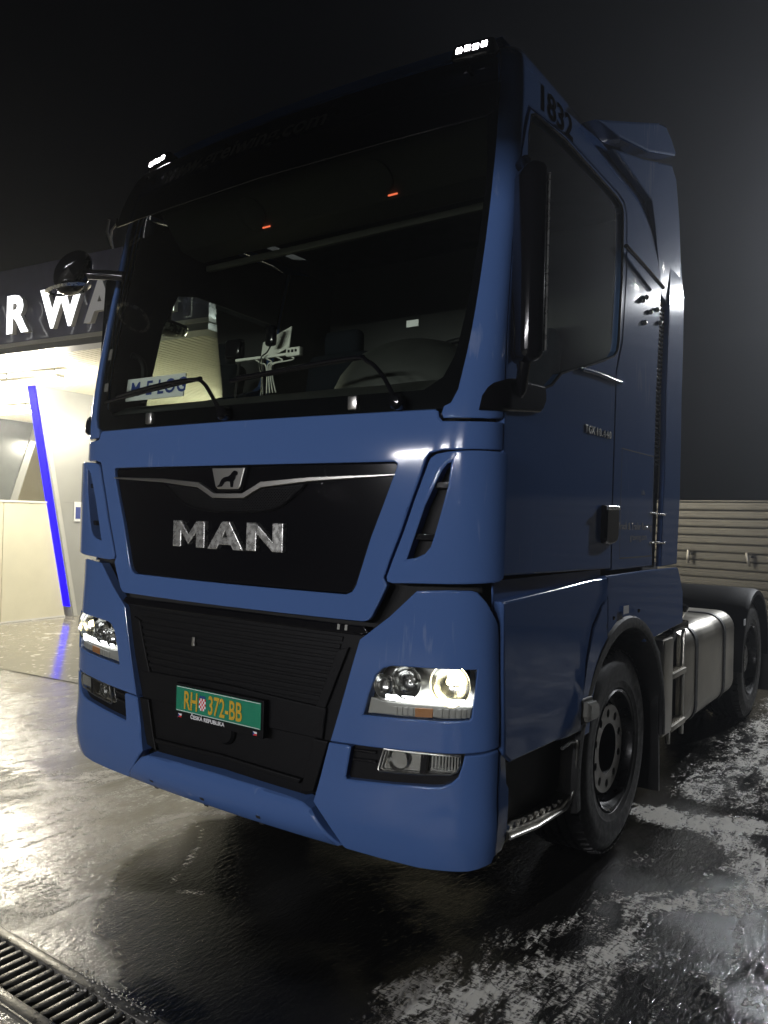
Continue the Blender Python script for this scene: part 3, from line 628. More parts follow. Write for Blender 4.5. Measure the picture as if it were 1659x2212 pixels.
# ---- wheels
FYW,RYW=1.555,5.06
def wheel(cx,cy,sg,drive=False):
    """axis along x; sg=+1 outer face looks to +x"""
    w=thing('wheel'); adopt(w,T); w.location=(0,0,0)
    wd=.315; R=.505
    ax=(sg,0,0); c=(cx,cy,R)
    h=wd/2
    tp=[(.292,-h+.03),(.31,-h+.005),(.40,-h),(.455,-h+.008),(.487,-h+.025),(.497,-h+.05)]
    for g in (-.075,-.025,.025,.075):
        tp+=[(.5035,g-.008),(.490,g-.005),(.490,g+.005),(.5035,g+.008)]
    tp+=[(.497,h-.05),(.487,h-.025),(.462,h-.010),(.452,h-.004),(.44,h-.002),(.435,h+.001),(.40,h+.002),(.36,h-.002),(.345,h-.001),(.335,h-.006),(.31,h-.008),(.292,h-.03)]
    ty=lathe('tyre',tp,c,ax,M['rubber'],w,72,sharp=30)
    # tread lugs on the shoulders
    vs=[];fs=[]
    for k in range(56):
        a=2*math.pi*k/56
        for side in (-1,1):
            b=len(vs)
            for (da,r,x) in ((-.035,.492,.10),(.035,.492,.10),(.035,.488,.145),(-.035,.488,.145),(-.03,.507,.104),(.03,.507,.104),(.03,.497,.142),(-.03,.497,.142)):
                vs.append((cx+side*x,cy+r*math.cos(a+da),R+r*math.sin(a+da)))
            fs+=[(b+4,b+5,b+6,b+7),(b,b+1,b+5,b+4),(b+1,b+2,b+6,b+5),(b+2,b+3,b+7,b+6),(b+3,b,b+4,b+7)]
    tl=mk('tread_lugs',vs,fs,M['rubber'],w); tl['kind']='stuff'
    if not drive:
        # disc set well out, hand holes between bolts
        rp=[(.298,h-.035),(.302,h-.012),(.296,h-.006),(.286,h-.012),(.282,h-.03),(.276,h-.055),(.262,h-.075),(.245,h-.08)]
        lathe('rim',rp,c,ax,M['steel'],w,64,sharp=25)
        lathe('rim_well',[(.25,h-.08),(.25,h-.20),(.1,h-.2)],c,ax,M['void'],w,40)
        d0=h-.048
        # ring with ten oval holes
        vs=[];fs=[];N=10;K=12
        bm=bmesh.new()
        loops=[]
        def ring(r,n): return [bm.verts.new((r*math.cos(2*math.pi*i/n),r*math.sin(2*math.pi*i/n),0)) for i in range(n)]
        def edges(v): 
            for i in range(len(v)): bm.edges.new((v[i],v[(i+1)%len(v)]))
        edges(ring(.218,60)); edges(ring(.125,48))
        for k in range(N):
            a=2*math.pi*(k+.5)/N; v=[]
            for i in range(K):
                t=2*math.pi*i/K; rr=.176+.022*math.cos(t); tt=.020*math.sin(t)
                v.append(bm.verts.new((rr*math.cos(a)-tt*math.sin(a),rr*math.sin(a)+tt*math.cos(a),0)))
            edges(v)
        bmesh.ops.triangle_fill(bm,edges=bm.edges[:],use_beauty=True)
        for f in bm.faces:
            f.normal_update()
            if f.normal.z<0: f.normal_flip()
        be=[e for e in bm.edges if e.is_boundary]
        r=bmesh.ops.extrude_edge_only(bm,edges=be)
        for g in r['geom']:
            if isinstance(g,bmesh.types.BMVert): g.co.z=-.014
        for v in bm.verts:
            rr=math.hypot(v.co.x,v.co.y); q=v.co.copy()
            v.co=Vector((cx+sg*(d0+q.z-.10*max(0,rr-.225)*5*0 - 0),cy+q.x,R+q.y))
        bmo('wheel_disc',bm,M['ring'],w,True,30)
        lathe('disc_step',[(.218,-.001),(.222,-.012),(.232,-.05),(.262,-.075)],(cx+sg*d0,cy,R),ax,M['steel'],w,60)
        lathe('hub',[(.125,.0),(.118,-.03),(.112,-.09),(.10,-.10),(.001,-.10)],(cx+sg*d0,cy,R),ax,M['plastic'],w,40)
    else:
        lathe('rim',[(.298,h-.03),(.302,h-.008),(.292,h-.004),(.284,h-.014),(.280,h-.06),(.268,h-.13),(.24,h-.15),(.15,h-.155),(.14,h-.10),(.125,h-.06),(.11,h-.05),(.001,h-.05)],c,ax,M['steel'],w,64,sharp=25)
        for k in range(10):
            a=2*math.pi*k/10; p=(cx+sg*(h-.152),cy+.19*math.cos(a),R+.19*math.sin(a))
            lathe('wheel_nut',[(.0165,.0),(.0165,.03),(.001,.034)],p,ax,M['satin'],w,6)
    return w
for sg in (1,-1):
    wheel(sg*1.055,FYW,sg); wheel(sg*1.045,RYW,sg,True); wheel(sg*.70,RYW,-sg,True)
# front wheel arches and mud flaps
for sg in (1,-1):
    def arc(r,a0,a1,n): return [(FYW+r*math.cos(a0+(a1-a0)*k/n), .5+r*math.sin(a0+(a1-a0)*k/n)) for k in range(n+1)]
    outer_=arc(.672,math.radians(168),math.radians(2),26); inner_=arc(.612,math.radians(2),math.radians(168),26)
    vs=[];fs=[]
    pts=[(.64,1.262),(.672,1.258),(.682,1.235),(.66,1.20),(.63,1.12),(.615,.80),(.60,.80),(.605,1.2),(.62,1.255)]
    n=len(pts);K=30
    for k in range(K+1):
        a=math.radians(190-(190-(-4))*k/K)
        for (r,x) in pts: vs.append((sg*x,FYW+.02+r*math.cos(a),.50+r*math.sin(a)))
    for k in range(K):
        for i in range(n): fs.append((k*n+i,k*n+(i+1)%n,(k+1)*n+(i+1)%n,(k+1)*n+i))
    mk('wheel_arch',vs,fs,M['rubber'],T,True,40)
    prism('mud_flap',[(2.10,.98),(2.18,.92),(2.20,.5),(2.235,.13),(2.21,.13),(2.17,.5),(2.15,.88)],lambda y,z,d,sg=sg:(sg*d,y,z),.78,1.24,M['rubber'],T)
# ---- chassis, tank, steps, rear fenders
for sg in (1,-1): box('chassis_rail',(sg*.40,3.9,.86),(.08,5.2,.27),M['plastic'],T,bevel=.01)
box('engine_block',(0,1.5,.95),(.9,2.2,.7),M['void'],T,bevel=.05)
box('cab_floor',(0,1.2,1.44),(2.3,1.9,.05),M['void'],T)
for y in (FYW,RYW): tube('axle',[(-1.0,y,.5),(1.0,y,.5)],.07,M['plastic'],T,12)
lathe('fifth_wheel',[(.001,.05),(.44,.05),(.47,.03),(.47,0),(.001,0)],(0,4.75,1.05),(0,0,1),M['plastic'],T,40)
box('catwalk',(0,3.4,1.02),(.95,1.5,.03),M['alu'],T,bevel=.006)
def rrect(w,h,r,n=6):
    out=[]
    for cx,cy,a0 in ((w/2-r,h/2-r,0),(-w/2+r,h/2-r,90),(-w/2+r,-h/2+r,180),(w/2-r,-h/2+r,270)):
        for k in range(n+1):
            a=math.radians(a0+90*k/n); out.append((cx+r*math.cos(a),cy+r*math.sin(a)))
    return out
for sg in (1,-1):
    tk=prism('fuel_tank',rrect(.62,.66,.13),lambda x,z,d,sg=sg:(sg*(.905+x),d,.655+z),2.83,4.28,M['alu'],T,smooth=True,bevel=.02)
    for y in (3.10,3.92):
        out=rrect(.635,.675,.135); vs=[];fs=[]
        for yy in (y-.028,y+.028):
            for x,z in out: vs.append((sg*(.905+x),yy,.655+z))
        inn=rrect(.612,.652,.13)
        for yy in (y-.028,y+.028):
            for x,z in inn: vs.append((sg*(.905+x),yy,.655+z))
        n=len(out)
        for i in range(n):
            j=(i+1)%n; fs+=[(i,j,n+j,n+i),(2*n+i,i,n+i,3*n+i) if False else (i,2*n+i,2*n+j,j),(n+i,n+j,3*n+j,3*n+i)]
        mk('tank_strap',vs,fs,M['rubber'],tk,True,40)
    lathe('filler_neck',[(.055,-.03),(.055,.075)],(sg*.98,3.42,.985),(.35*sg,0,1),M['alu'],tk,24)
    lathe('filler_cap',[(.062,.07),(.068,.075),(.068,.105),(.055,.115),(.001,.115)],(sg*.98,3.42,.985),(.35*sg,0,1),M['gloss'],tk,24)
    for y in (2.50,2.80):
        box('step_frame',(sg*1.205,y,.66),(.025,.022,.66),M['satin'],T,bevel=.004)
    for zz in (.735,.42):
        st=box('side_step',(sg*1.17,2.65,zz),(.12,.31,.035),M['alu'],T,bevel=.006)
        for k in range(8):
            for q in range(2):
                box('step_stud',(sg*(1.145+q*.055),2.52+k*.037,zz+.021),(.03,.014,.010),M['alu'],st)
    box('step_box',(sg*1.05,2.65,.68),(.22,.34,.60),M['void'],T)
    sb=box('battery_cover',(sg*1.12,2.36,.70),(.24,.20,.56),M['alu'],T,bevel=.012)
    tp=box('top_step',(sg*1.10,2.66,1.02),(.26,.34,.05),M['gloss'],T,bevel=.01)
    for k in range(8):
        for q in range(3): box('step_stud',(sg*(1.03+q*.07),2.51+k*.042,1.048),(.045,.016,.012),M['satin'],tp)
    # rear fender: arch over the double wheel
    vs=[];fs=[];K=26
    pts=[(.565,1.24),(.60,1.24),(.615,1.20),(.62,1.0),(.62,.50),(.60,.50),(.60,1.0),(.59,1.19)]
    n=len(pts)
    for k in range(K+1):
        a=math.radians(182-(184)*k/K)
        for r,x in pts: vs.append((sg*x,RYW+r*math.cos(a),.50+r*math.sin(a)))
    for k in range(K):
        for i in range(n): fs.append((k*n+i,k*n+(i+1)%n,(k+1)*n+(i+1)%n,(k+1)*n+i))
    rf=mk('rear_fender',vs,fs,M['plastic'] if sg>0 else M['plastic'],T,True,40)
    prism('rear_mud_flap',[(RYW+.60,.55),(RYW+.63,.55),(RYW+.66,.14),(RYW+.63,.14)],lambda y,z,d,sg=sg:(sg*d,y,z),.5,1.24,M['rubber'],T)
    box('fender_bracket',(sg*.85,4.42,.92),(.5,.08,.05),M['satin'],T,bevel=.008)
    box('reflector_tag',(sg*1.246,4.50,.88),(.006,.05,.05),M['plateW'],T)
# silencer cover seen beyond the chassis
lathe('chassis_cover',[(.30,-1.0),(.33,-.94),(.33,.94),(.30,1.0),(.001,1.0)],(-.55,4.0,.86),(0,1,0),M['alu'],T,32,a0=0,a1=2*math.pi)
tube('grab_hook',[(-.30,3.85,1.16),(-.31,3.80,1.215),(-.33,3.7,1.23)],.014,M['chrome'],T,8)
# ---- mirrors
def mirror(s):
    sg=-1 if s else 1
    mr=thing('mirror'); adopt(mr,T)
    rot=Matrix.Rotation(math.radians(-40*sg),3,'Z')
    mx_,my_=(1.285,.235) if not s else (1.27,.345)
    if s: rot=Matrix.Rotation(math.radians(4),3,'Y')@rot
    bm=bmesh.new(); bx(bm,(sg*mx_,my_,2.575),(.15,.09,.72),rot,bevel=.038,seg=4)
    bmo('mirror_shell',bm,M['gloss'],mr)
    bm=bmesh.new(); bx(bm,(sg*(mx_+.03),my_+.037,2.575),(.12,.006,.64),rot,bevel=.002)
    bmo('mirror_glass',bm,M['chrome'],mr)
    tube('mirror_arm',[(sg*1.20,my_+.085,2.985),(sg*1.24,my_+.045,2.98),(sg*(mx_-.005),my_,2.92)],.022,M['gloss'],mr,10)
    tube('mirror_arm',[(sg*1.215,my_+.075,2.11),(sg*1.25,my_+.035,2.13),(sg*(mx_-.005),my_,2.23)],.024,M['gloss'],mr,10)
both(mirror)
# front kerb mirror on the far pillar
km=thing('kerb_mirror'); adopt(km,T)
prof=[]
bm=bmesh.new(); bmesh.ops.create_uvsphere(bm,u_segments=24,v_segments=14,radius=1)
for v in bm.verts:
    p=v.co.copy(); 
    t=(p.z+1)/2
    v.co=Vector((-1.265+.135*p.x*(.75+.25*t)-.03*p.z*0+ .04*t, .05+.085*p.y, 2.885+.105*p.z+ .03*p.x))
bmo('shell',bm,M['gloss'],km)
lathe('mirror_rim',[(.10,-.004),(.118,0),(.10,.012)],(-1.285,.05,2.81),(.15,.2,-1),M['chrome'],km,28)
tube('arm',[(-1.14,.07,2.87),(-1.05,.12,2.865),(-.98,.17,2.86)],.026,M['gloss'],km,10)
# ---- wipers
def wiper(pts,mount):
    w=thing('wiper'); adopt(w,T)
    tube('arm',[onbody(p[0],p[1],.030) for p in curve([(a,z,0) for a,z in pts],6)],.009,M['gloss'],w,8)
    (a0,z0),(a1,z1)=mount
    tube('blade',[onbody(a0+(a1-a0)*k/8,z0+(z1-z0)*k/8,.016) for k in range(9)],.010,M['gloss'],w,6)
    c=pts[-1]; lathe('pivot',[(.03,-.02),(.03,.02),(.02,.032),(.001,.034)],onbody(c[0],c[1],.01),(0,-1,0),M['gloss'],w,20)
wiper([(-.78,2.205),(-.456,2.234),(-.235,2.238),(-.165,2.215),(-.105,2.155),(-.035,2.075)],((-.90,2.19),(-.20,2.245)))
wiper([(.03,2.222),(.189,2.230),(.57,2.256),(.65,2.235),(.72,2.18),(.806,2.075)],((-.02,2.215),(.62,2.262)))
for a in (-.56,.60):
    box('wiper_spindle',onbody(a,2.088,-.01),(.045,.02,.055),M['satin'],T,bevel=.006)
# ---- inside the cab
inside=thing('cab_interior'); adopt(inside,T)
dash=prism('dashboard',[(.16,1.5),(.17,2.14),(.30,2.20),(.62,2.22),(.74,2.12),(.70,1.5)],lambda y,z,d:(d,y,z),-1.10,1.10,M['greyin'],inside,bevel=.02)
bm=bmesh.new(); bmesh.ops.create_uvsphere(bm,u_segments=28,v_segments=14,radius=1)
for v in bm.verts: v.co=Vector((.60+.40*v.co.x,.52+.24*v.co.y,2.17+.26*max(v.co.z,-.3)))
bmo('instrument_cowl',bm,M['greyin'],inside)
ring=[]; ax=Vector((0,-.62,.78)).normalized(); e1=Vector((1,0,0)); e2=ax.cross(e1)
for k in range(41):
    a=2*math.pi*k/40; ring.append(Vector((.60,.86,2.40))+(e1*math.cos(a)+e2*math.sin(a))*.225)
tube('steering_wheel',ring,.016,M['plastic'],inside,8)
tube('steering_column',[(.60,.86,2.40),(.60,.62,2.15)],.04,M['plastic'],inside,8)
for sx in (.60,-.62):
    st=box('seat',(sx,1.25,1.95),(.52,.50,.16),M['blueseat'],inside,bevel=.05,seg=3)
    box('seat_back',(sx,1.52,2.32),(.50,.14,.72),M['blueseat'],inside,rot=Matrix.Rotation(math.radians(-10),3,'X'),bevel=.05,seg=3)
    box('head_rest',(sx,1.58,2.74),(.28,.10,.18),M['blueseat'],inside,bevel=.04,seg=3)
box('bunk',(0,1.86,2.05),(2.2,.42,.16),M['greyin'],inside,bevel=.03)
box('cab_back',(0,2.08,2.45),(2.28,.02,2.0),M['greyin'],inside)
box('ceiling',(0,1.25,3.40),(2.1,1.6,.03),M['greyin'],inside)
prism('overhead_locker',[(.42,3.36),(.42,3.28),(.58,3.11),(.74,3.09),(.78,3.36)],lambda y,z,d:(d,y,z),-1.02,1.02,M['lighttrim'],inside,bevel=.015)
box('locker_rail',(0,.76,3.06),(2.0,.03,.035),M['lighttrim'],inside,bevel=.006)
for x in (-.40,.39):
    n=Vector((0,-.73,-.68)).normalized()
    sp_=lathe('ceiling_lamp',[(.085,-.01),(.085,.004),(.07,.012),(.001,.014)],(x,.505,3.185),n,M['white'] if False else M['lighttrim'],inside,24)
    box('pilot_light',(x+.055,.56,3.122),(.05,.006,.006),M['reddot'],inside)
tube('grab_bar',curve([(-1.02,.26,2.47),(-1.0,.30,2.455),(-.985,.32,2.40),(-.985,.32,2.24)],6),.016,M['plastic'],inside,8)
panel('side_curtain',[(1.33,3.27),(2.5,3.27),(2.5,2.90),(2.44,2.905),(1.80,2.93),(1.66,2.90),(1.60,2.7),(1.585,2.4),(1.56,2.19),(1.33,2.17)],M['blueseat'],inside,off=-.055,thick=.01,lip=0,flip=True,grid=.1)
rm=lathe('ramp_mirror',[(.001,-.09),(.07,-.075),(.11,-.04),(.125,.0),(.118,.006),(.001,.01)],(-1.36,.78,2.80),(.25,.1,1),M['gloss'],T,28)
lathe('mirror_glass',[(.118,-.052),(.128,-.02),(.126,-.012)],(-1.36,.78,2.80),(.25,.1,1),M['chrome'],rm,28)
tube('mirror_bracket',[(-1.36,.78,2.81),(-1.30,.76,2.95),(-1.19,.75,3.0)],.016,M['gloss'],rm,8)
box('windscreen_tag',(.83,.17,2.40),(.055,.004,.026),M['plateW'],inside)
for a,z,w,h in ((-.955,2.46,.028,.06),(-.95,2.28,.034,.045)):
    panel('windscreen_sticker',[(a-w/2,z-h/2),(a+w/2,z-h/2),(a+w/2,z+h/2),(a-w/2,z+h/2)],M['lighttrim'],T,off=-.009,thick=0,lip=0,grid=.3)
# ================================================================== loose things in the windscreen
sg_=thing('name_sign','white sign board with blue letters leaning inside the windscreen','sign',(-.85,.27,2.225))
def lean(x,z,d,c=(-.85,.27,2.225)): return (c[0]+x,c[1]+.12*z-d,c[2]+z)
prism('board',[(-.21,0),(.25,0),(.25,.12),(-.21,.12)],lean,0,.008,M['plateW'],sg_,bevel=.002)
textobj('lettering','M-E LOG',.105,lambda x,y,z: lean(-.175+x,.026+y,.0105),M['navy'],sg_,xs=1.0,offset=.002,spacing=1.1)
tr=thing('tablet_tray','white tray and socket strip with cables on the dashboard','tray',(-.2,.40,2.22))
box('tray_plate',(-.16,.46,2.475),(.20,.006,.135),M['white'],tr,rot=Matrix.Rotation(math.radians(-18),3,'Y')@Matrix.Rotation(math.radians(-25),3,'X'),bevel=.002)
box('strip',(-.16,.40,2.405),(.42,.02,.014),M['white'],tr,bevel=.004)
sk=box('socket_block',(.02,.395,2.41),(.085,.03,.042),M['white'],tr,bevel=.004)
for q in (-.022,.0,.022): box('socket_hole',(.02+q,.378,2.413),(.010,.006,.012),M['void'],sk)
for k in range(4):
    x0=-.24+k*.07
    tube('cable',curve([(x0,.40,2.40),(x0+.05,.39,2.375),(-.15+.015*k,.38,2.36),(-.13+.012*k,.37,2.30),(-.12+.02*k,.36,2.22)],5),.0035,M['white'],tr,6)
tube('post',[(-.2,.42,2.21),(-.2,.42,2.40)],.012,M['plastic'],tr,8)
mc=thing('radio_microphone','black hand microphone hanging in front of the white tray','microphone',(-.12,.38,2.40))
bm=bmesh.new(); bx(bm,(-.125,.385,2.50),(.062,.035,.10),None,bevel=.016,seg=3)
bmo('body',bm,M['gloss'],mc)
tube('cord',curve([(-.125,.385,2.455),(-.14,.375,2.42),(-.17,.37,2.40),(-.18,.37,2.36),(-.15,.36,2.30),(-.14,.36,2.22)],5),.004,M['rubber'],mc,6)
im=thing('dashboard_camera','small black rounded box on a stem beside the white tray','camera',(-.40,.42,2.22))
bm=bmesh.new(); bx(bm,(-.425,.44,2.475),(.115,.05,.10),None,bevel=.02,seg=3); bmo('body',bm,M['gloss'],im)
tube('stem',[(-.39,.44,2.42),(-.39,.42,2.22)],.008,M['plastic'],im,6)
# ================================================================== ground
def lines(lo,hi,f0,f1,fine,extra=()):
    L=list(np.arange(f0,f1+1e-6,fine)); d=fine; q=f0
    while q>lo: d*=1.35; q-=d; L.append(q)
    d=fine; q=f1
    while q<hi: d*=1.35; q+=d; L.append(q)
    L+=list(extra); L=sorted(L); out=[L[0]]
    for v in L[1:]:
        if v-out[-1]>fine*.25: out.append(v)
        elif v in extra: out[-1]=v
    return np.array(out)
DX0,DX1,DY0,DY1=-1.5,1.5,-.955,-.70
gx=lines(-60,60,-3.0,3.0,.03,(DX0,DX1)); gy=lines(-40,80,-1.6,4.2,.03,(DY0,DY1))
X,Y=np.meshgrid(gx,gy); P=np.stack([X.ravel(),Y.ravel()],1)
def seg_dist(P,pts):
    best=np.full(len(P),1e9)
    for (a,b) in zip(pts[:-1],pts[1:]):
        a=np.array(a);b=np.array(b);d=b-a;t=np.clip(((P-a)@d)/(d@d),0,1)
        best=np.minimum(best,np.linalg.norm(P-(a+t[:,None]*d),axis=1))
    return best
def poly_in(P,poly):
    c=np.zeros(len(P),bool);j=len(poly)-1
    for i in range(len(poly)):
        xi,yi=poly[i];xj,yj=poly[j]
        c^=((yi>P[:,1])!=(yj>P[:,1]))&(P[:,0]<(xj-xi)*(P[:,1]-yi)/(yj-yi+1e-12)+xi); j=i
    return c
def sm(x,a,b): t=np.clip((x-a)/(b-a),0,1); return t*t*(3-2*t)
EDGE=[(.45,-.70),(.32,-.70),(.08,-.68),(-.04,-.59),(-.22,-.54),(-.47,-.36),(-.58,-.17),(-.61,.03),(-.62,.23),(-.55,.39),(-.55,.63),(-.40,.74),(-.5,1.3),(-.9,2.0),(-1.2,3.2)]  # border of the pale film, drawn along the truck's shadow from the bay lamp
leftpoly=EDGE+[(-60,3.2),(-60,-40),(.45,-40)]
P0=P.copy()
def warp(P):
    x,y=P[:,0],P[:,1]; q=P.copy()
    for k,(f,am) in enumerate(((2.1,.09),(4.7,.06),(9.3,.04),(19.0,.02))):
        q[:,0]+=am*np.sin(f*y*1.1+1.3*k+np.sin(f*x*.8+k)); q[:,1]+=am*np.sin(f*x*1.2+2.1*k+np.sin(f*y*.9+2*k))
    return q
P=warp(P0)
inside_=poly_in(P,leftpoly); dE=seg_dist(P,EDGE)
film=np.where(inside_,sm(dE,-.02,.05),0.0)*.75          # soapy film on the left, paler ground painted up to the truck's shadow edge
foam=np.zeros(len(P))
def stroke(pts,w,v=1.0):
    global foam
    foam=np.maximum(foam,v*(1-sm(seg_dist(P,pts),w*.25,w)))
stroke([(-.50,.78),(-.66,.70),(-.74,.52),(-.80,.34)],.13,.85)
stroke([(-.80,.34),(-.84,.15),(-.85,-.1)],.12,.6)
stroke([(-.62,.38),(-.55,.32),(-.40,.19),(-.27,.07)],.045,.62)
stroke([(-.22,.03),(-.08,-.02)],.07,.62); stroke([(-.08,-.02),(.10,-.04)],.06,.5)
stroke([(-1.5,.9),(-1.9,.4),(-1.9,-.3)],.5,.62); stroke([(-1.2,1.2),(-2.6,1.2)],.35,.6)
stroke([(1.0,2.34),(1.25,2.30),(1.41,2.26),(1.8,2.27),(2.6,2.5)],.28,.85)
stroke([(1.47,2.21),(1.58,1.93),(1.72,1.67),(1.83,1.48),(1.81,1.26),(1.70,1.10),(1.57,.94)],.27,.72)
stroke([(1.61,.88),(1.57,.66),(1.57,.45),(1.59,.25),(1.59,.0)],.24,.58)
stroke([(1.52,.32),(1.39,.18),(1.22,-.02),(1.11,-.24),(1.0,-.45)],.36,.60)
stroke([(1.35,-.05),(1.2,-.35)],.16,.7)
stroke([(1.55,.9),(1.35,.62),(1.25,.30)],.20,.46)
foam=np.maximum(foam,.60*sm(X.ravel(),.9,1.3)*sm(Y.ravel(),2.35,2.7)*(1-sm(Y.ravel(),9,14)))
foam=np.maximum(foam,.30*sm(X.ravel(),1.05,1.4)*(1-sm(Y.ravel(),2.3,2.5)))
foam=np.maximum(foam,.46*np.where(inside_,1,0)*(1-sm(Y.ravel(),2.0,2.2)))
# rough outline of the bay floor, its own smooth screed
EB1=np.array((math.cos(math.radians(5.5)),math.sin(math.radians(5.5)))); EB2=np.array((-EB1[1],EB1[0])); OB=np.array((-3.04,2.62))
P=P0; q2=(P-OB)@EB2; q1=(P-OB)@EB1
bay=((q2>-.42)&(q1<.1)).astype(float)
foam=np.maximum(foam,.42*bay)
nx=len(gx); ny=len(gy); fs=[]
for j in range(ny-1):
    cy=.5*(gy[j]+gy[j+1])
    for i in range(nx-1):
        cx=.5*(gx[i]+gx[i+1])
        if DX0<cx<DX1 and DY0<cy<DY1: continue
        fs.append((j*nx+i,j*nx+i+1,(j+1)*nx+i+1,(j+1)*nx+i))
me=bpy.data.meshes.new('ground'); me.from_pydata([(x,y,0) for x,y in P],[],fs)
for nm,arr in (('foam',foam),('film',film)):
    at=me.attributes.new(nm,'FLOAT','POINT'); at.data.foreach_set('value',arr.astype(np.float32))
def ground_mat():
    m=bpy.data.materials.new('wet_asphalt_with_foam'); m.use_nodes=True; nt=m.node_tree; N=nt.nodes; L=nt.links
    b=N['Principled BSDF']; tc=N.new('ShaderNodeTexCoord')
    def noise(sc,det=4,dist=0,vec=None,rough=.55):
        n=N.new('ShaderNodeTexNoise'); n.inputs['Scale'].default_value=sc; n.inputs['Detail'].default_value=det; n.inputs['Distortion'].default_value=dist; n.inputs['Roughness'].default_value=rough
        L.new(vec or tc.outputs['Object'],n.inputs['Vector']); return n.outputs['Fac']
    def mth(op,a,b_=None,c=None):
        n=N.new('ShaderNodeMath'); n.operation=op
        for i,v in enumerate((a,b_,c)):
            if v is None: continue
            if isinstance(v,(int,float)): n.inputs[i].default_value=v
            else: L.new(v,n.inputs[i])
        return n.outputs[0]
    def rng_(v,a,b_,c=0.,d=1.):
        n=N.new('ShaderNodeMapRange'); n.interpolation_type='SMOOTHSTEP'
        L.new(v,n.inputs[0])
        for i,q in enumerate((a,b_,c,d)): n.inputs[i+1].default_value=q
        return n.outputs[0]
    fa=N.new('ShaderNodeAttribute'); fa.attribute_name='foam'; fi=N.new('ShaderNodeAttribute'); fi.attribute_name='film'
    mp=N.new('ShaderNodeMapping'); mp.inputs['Scale'].default_value=(1.0,1.0,1); mp.inputs['Rotation'].default_value=(0,0,.5)
    L.new(tc.outputs['Object'],mp.inputs[0])
    st=N.new('ShaderNodeMapping'); st.inputs['Scale'].default_value=(2.2,.8,1); st.inputs['Rotation'].default_value=(0,0,.35); L.new(tc.outputs['Object'],st.inputs[0])
    big=noise(3.2,6,1.2,st.outputs[0]); mid=noise(14,6,2.0,st.outputs[0]); fine=noise(60,4)
    vn=N.new('ShaderNodeTexNoise'); vn.inputs['Scale'].default_value=9; vn.inputs['Detail'].default_value=3; L.new(st.outputs[0],vn.inputs['Vector'])
    vm=N.new('ShaderNodeMix'); vm.data_type='RGBA'; vm.inputs[0].default_value=.35; L.new(st.outputs[0],vm.inputs[6]); L.new(vn.outputs['Color'],vm.inputs[7])
    vor=N.new('ShaderNodeTexVoronoi'); vor.feature='DISTANCE_TO_EDGE'; vor.inputs['Scale'].default_value=22; L.new(vm.outputs[2],vor.inputs['Vector'])
    crack=rng_(vor.outputs['Distance'],.0,.05)
    # foam mask: attribute broken up by marbled noise, dark veins where the foam has run apart
    vs_=N.new('ShaderNodeMapping'); vs_.inputs['Scale'].default_value=(7,19,1); vs_.inputs['Rotation'].default_value=(0,0,.45); L.new(tc.outputs['Object'],vs_.inputs[0])
    rid=noise(1.0,5,1.6,vs_.outputs[0]); vein=rng_(mth('ABSOLUTE',mth('SUBTRACT',rid,.5)),.008,.055)
    rid2=noise(2.6,4,1.2,vs_.outputs[0]); vein2=rng_(mth('ABSOLUTE',mth('SUBTRACT',rid2,.5)),.006,.06)
    f0=mth('ADD',fa.outputs['Fac'],mth('MULTIPLY',mth('SUBTRACT',big,.5),1.3)); f0=mth('ADD',f0,mth('MULTIPLY',mth('SUBTRACT',mid,.5),1.0))
    fm=rng_(f0,.40,.78)
    vv=mth('MULTIPLY',vein,mth('MAXIMUM',vein2,rng_(f0,.55,.8)))
    keep=mth('MAXIMUM',vv,rng_(f0,.62,.88))
    fm=mth('MULTIPLY',mth('MULTIPLY',fm,keep),rng_(fa.outputs['Fac'],.10,.28))
    flm=mth('MULTIPLY',fi.outputs['Fac'],rng_(mth('ADD',big,mth('MULTIPLY',mid,.4)),.35,.8,.60,1.0))
    asph=N.new('ShaderNodeMix'); asph.data_type='RGBA'; L.new(fine,asph.inputs[0]); asph.inputs[6].default_value=(.002,.002,.002,1); asph.inputs[7].default_value=(.011,.0105,.0095,1); b.inputs['Specular IOR Level'].default_value=.4
    c1=N.new('ShaderNodeMix'); c1.data_type='RGBA'; L.new(flm,c1.inputs[0]); L.new(asph.outputs[2],c1.inputs[6]); c1.inputs[7].default_value=(.46,.44,.37,1)
    c2=N.new('ShaderNodeMix'); c2.data_type='RGBA'; L.new(fm,c2.inputs[0]); L.new(c1.outputs[2],c2.inputs[6]); c2.inputs[7].default_value=(.50,.48,.43,1)
    L.new(c2.outputs[2],b.inputs['Base Color'])
    # standing water is mirror-smooth, drained asphalt is rough and glitters
    pud=rng_(noise(1.3,3),.42,.60)
    ro=mth('ADD',mth('MULTIPLY',pud,.08),.09); ro=mth('ADD',ro,mth('MULTIPLY',fm,.25)); L.new(ro,b.inputs['Roughness'])
    agg=noise(120,5,0,None,.8); rip=noise(26,4,.8,st.outputs[0]); bub=N.new('ShaderNodeTexVoronoi'); bub.inputs['Scale'].default_value=75; L.new(tc.outputs['Object'],bub.inputs['Vector'])
    h=mth('MULTIPLY',agg,mth('MULTIPLY',mth('ADD',mth('MULTIPLY',pud,.30),.05),mth('SUBTRACT',1.0,mth('MULTIPLY',fi.outputs['Fac'],.25)))); h=mth('ADD',h,mth('MULTIPLY',rip,.55))
    hf=mth('SUBTRACT',mth('ADD',mth('MULTIPLY',fm,1.0),mth('MULTIPLY',mid,.35)),mth('MULTIPLY',bub.outputs['Distance'],.3))
    hm=N.new('ShaderNodeMix'); hm.data_type='FLOAT'; L.new(fm,hm.inputs[0]); L.new(h,hm.inputs[2]); L.new(hf,hm.inputs[3])
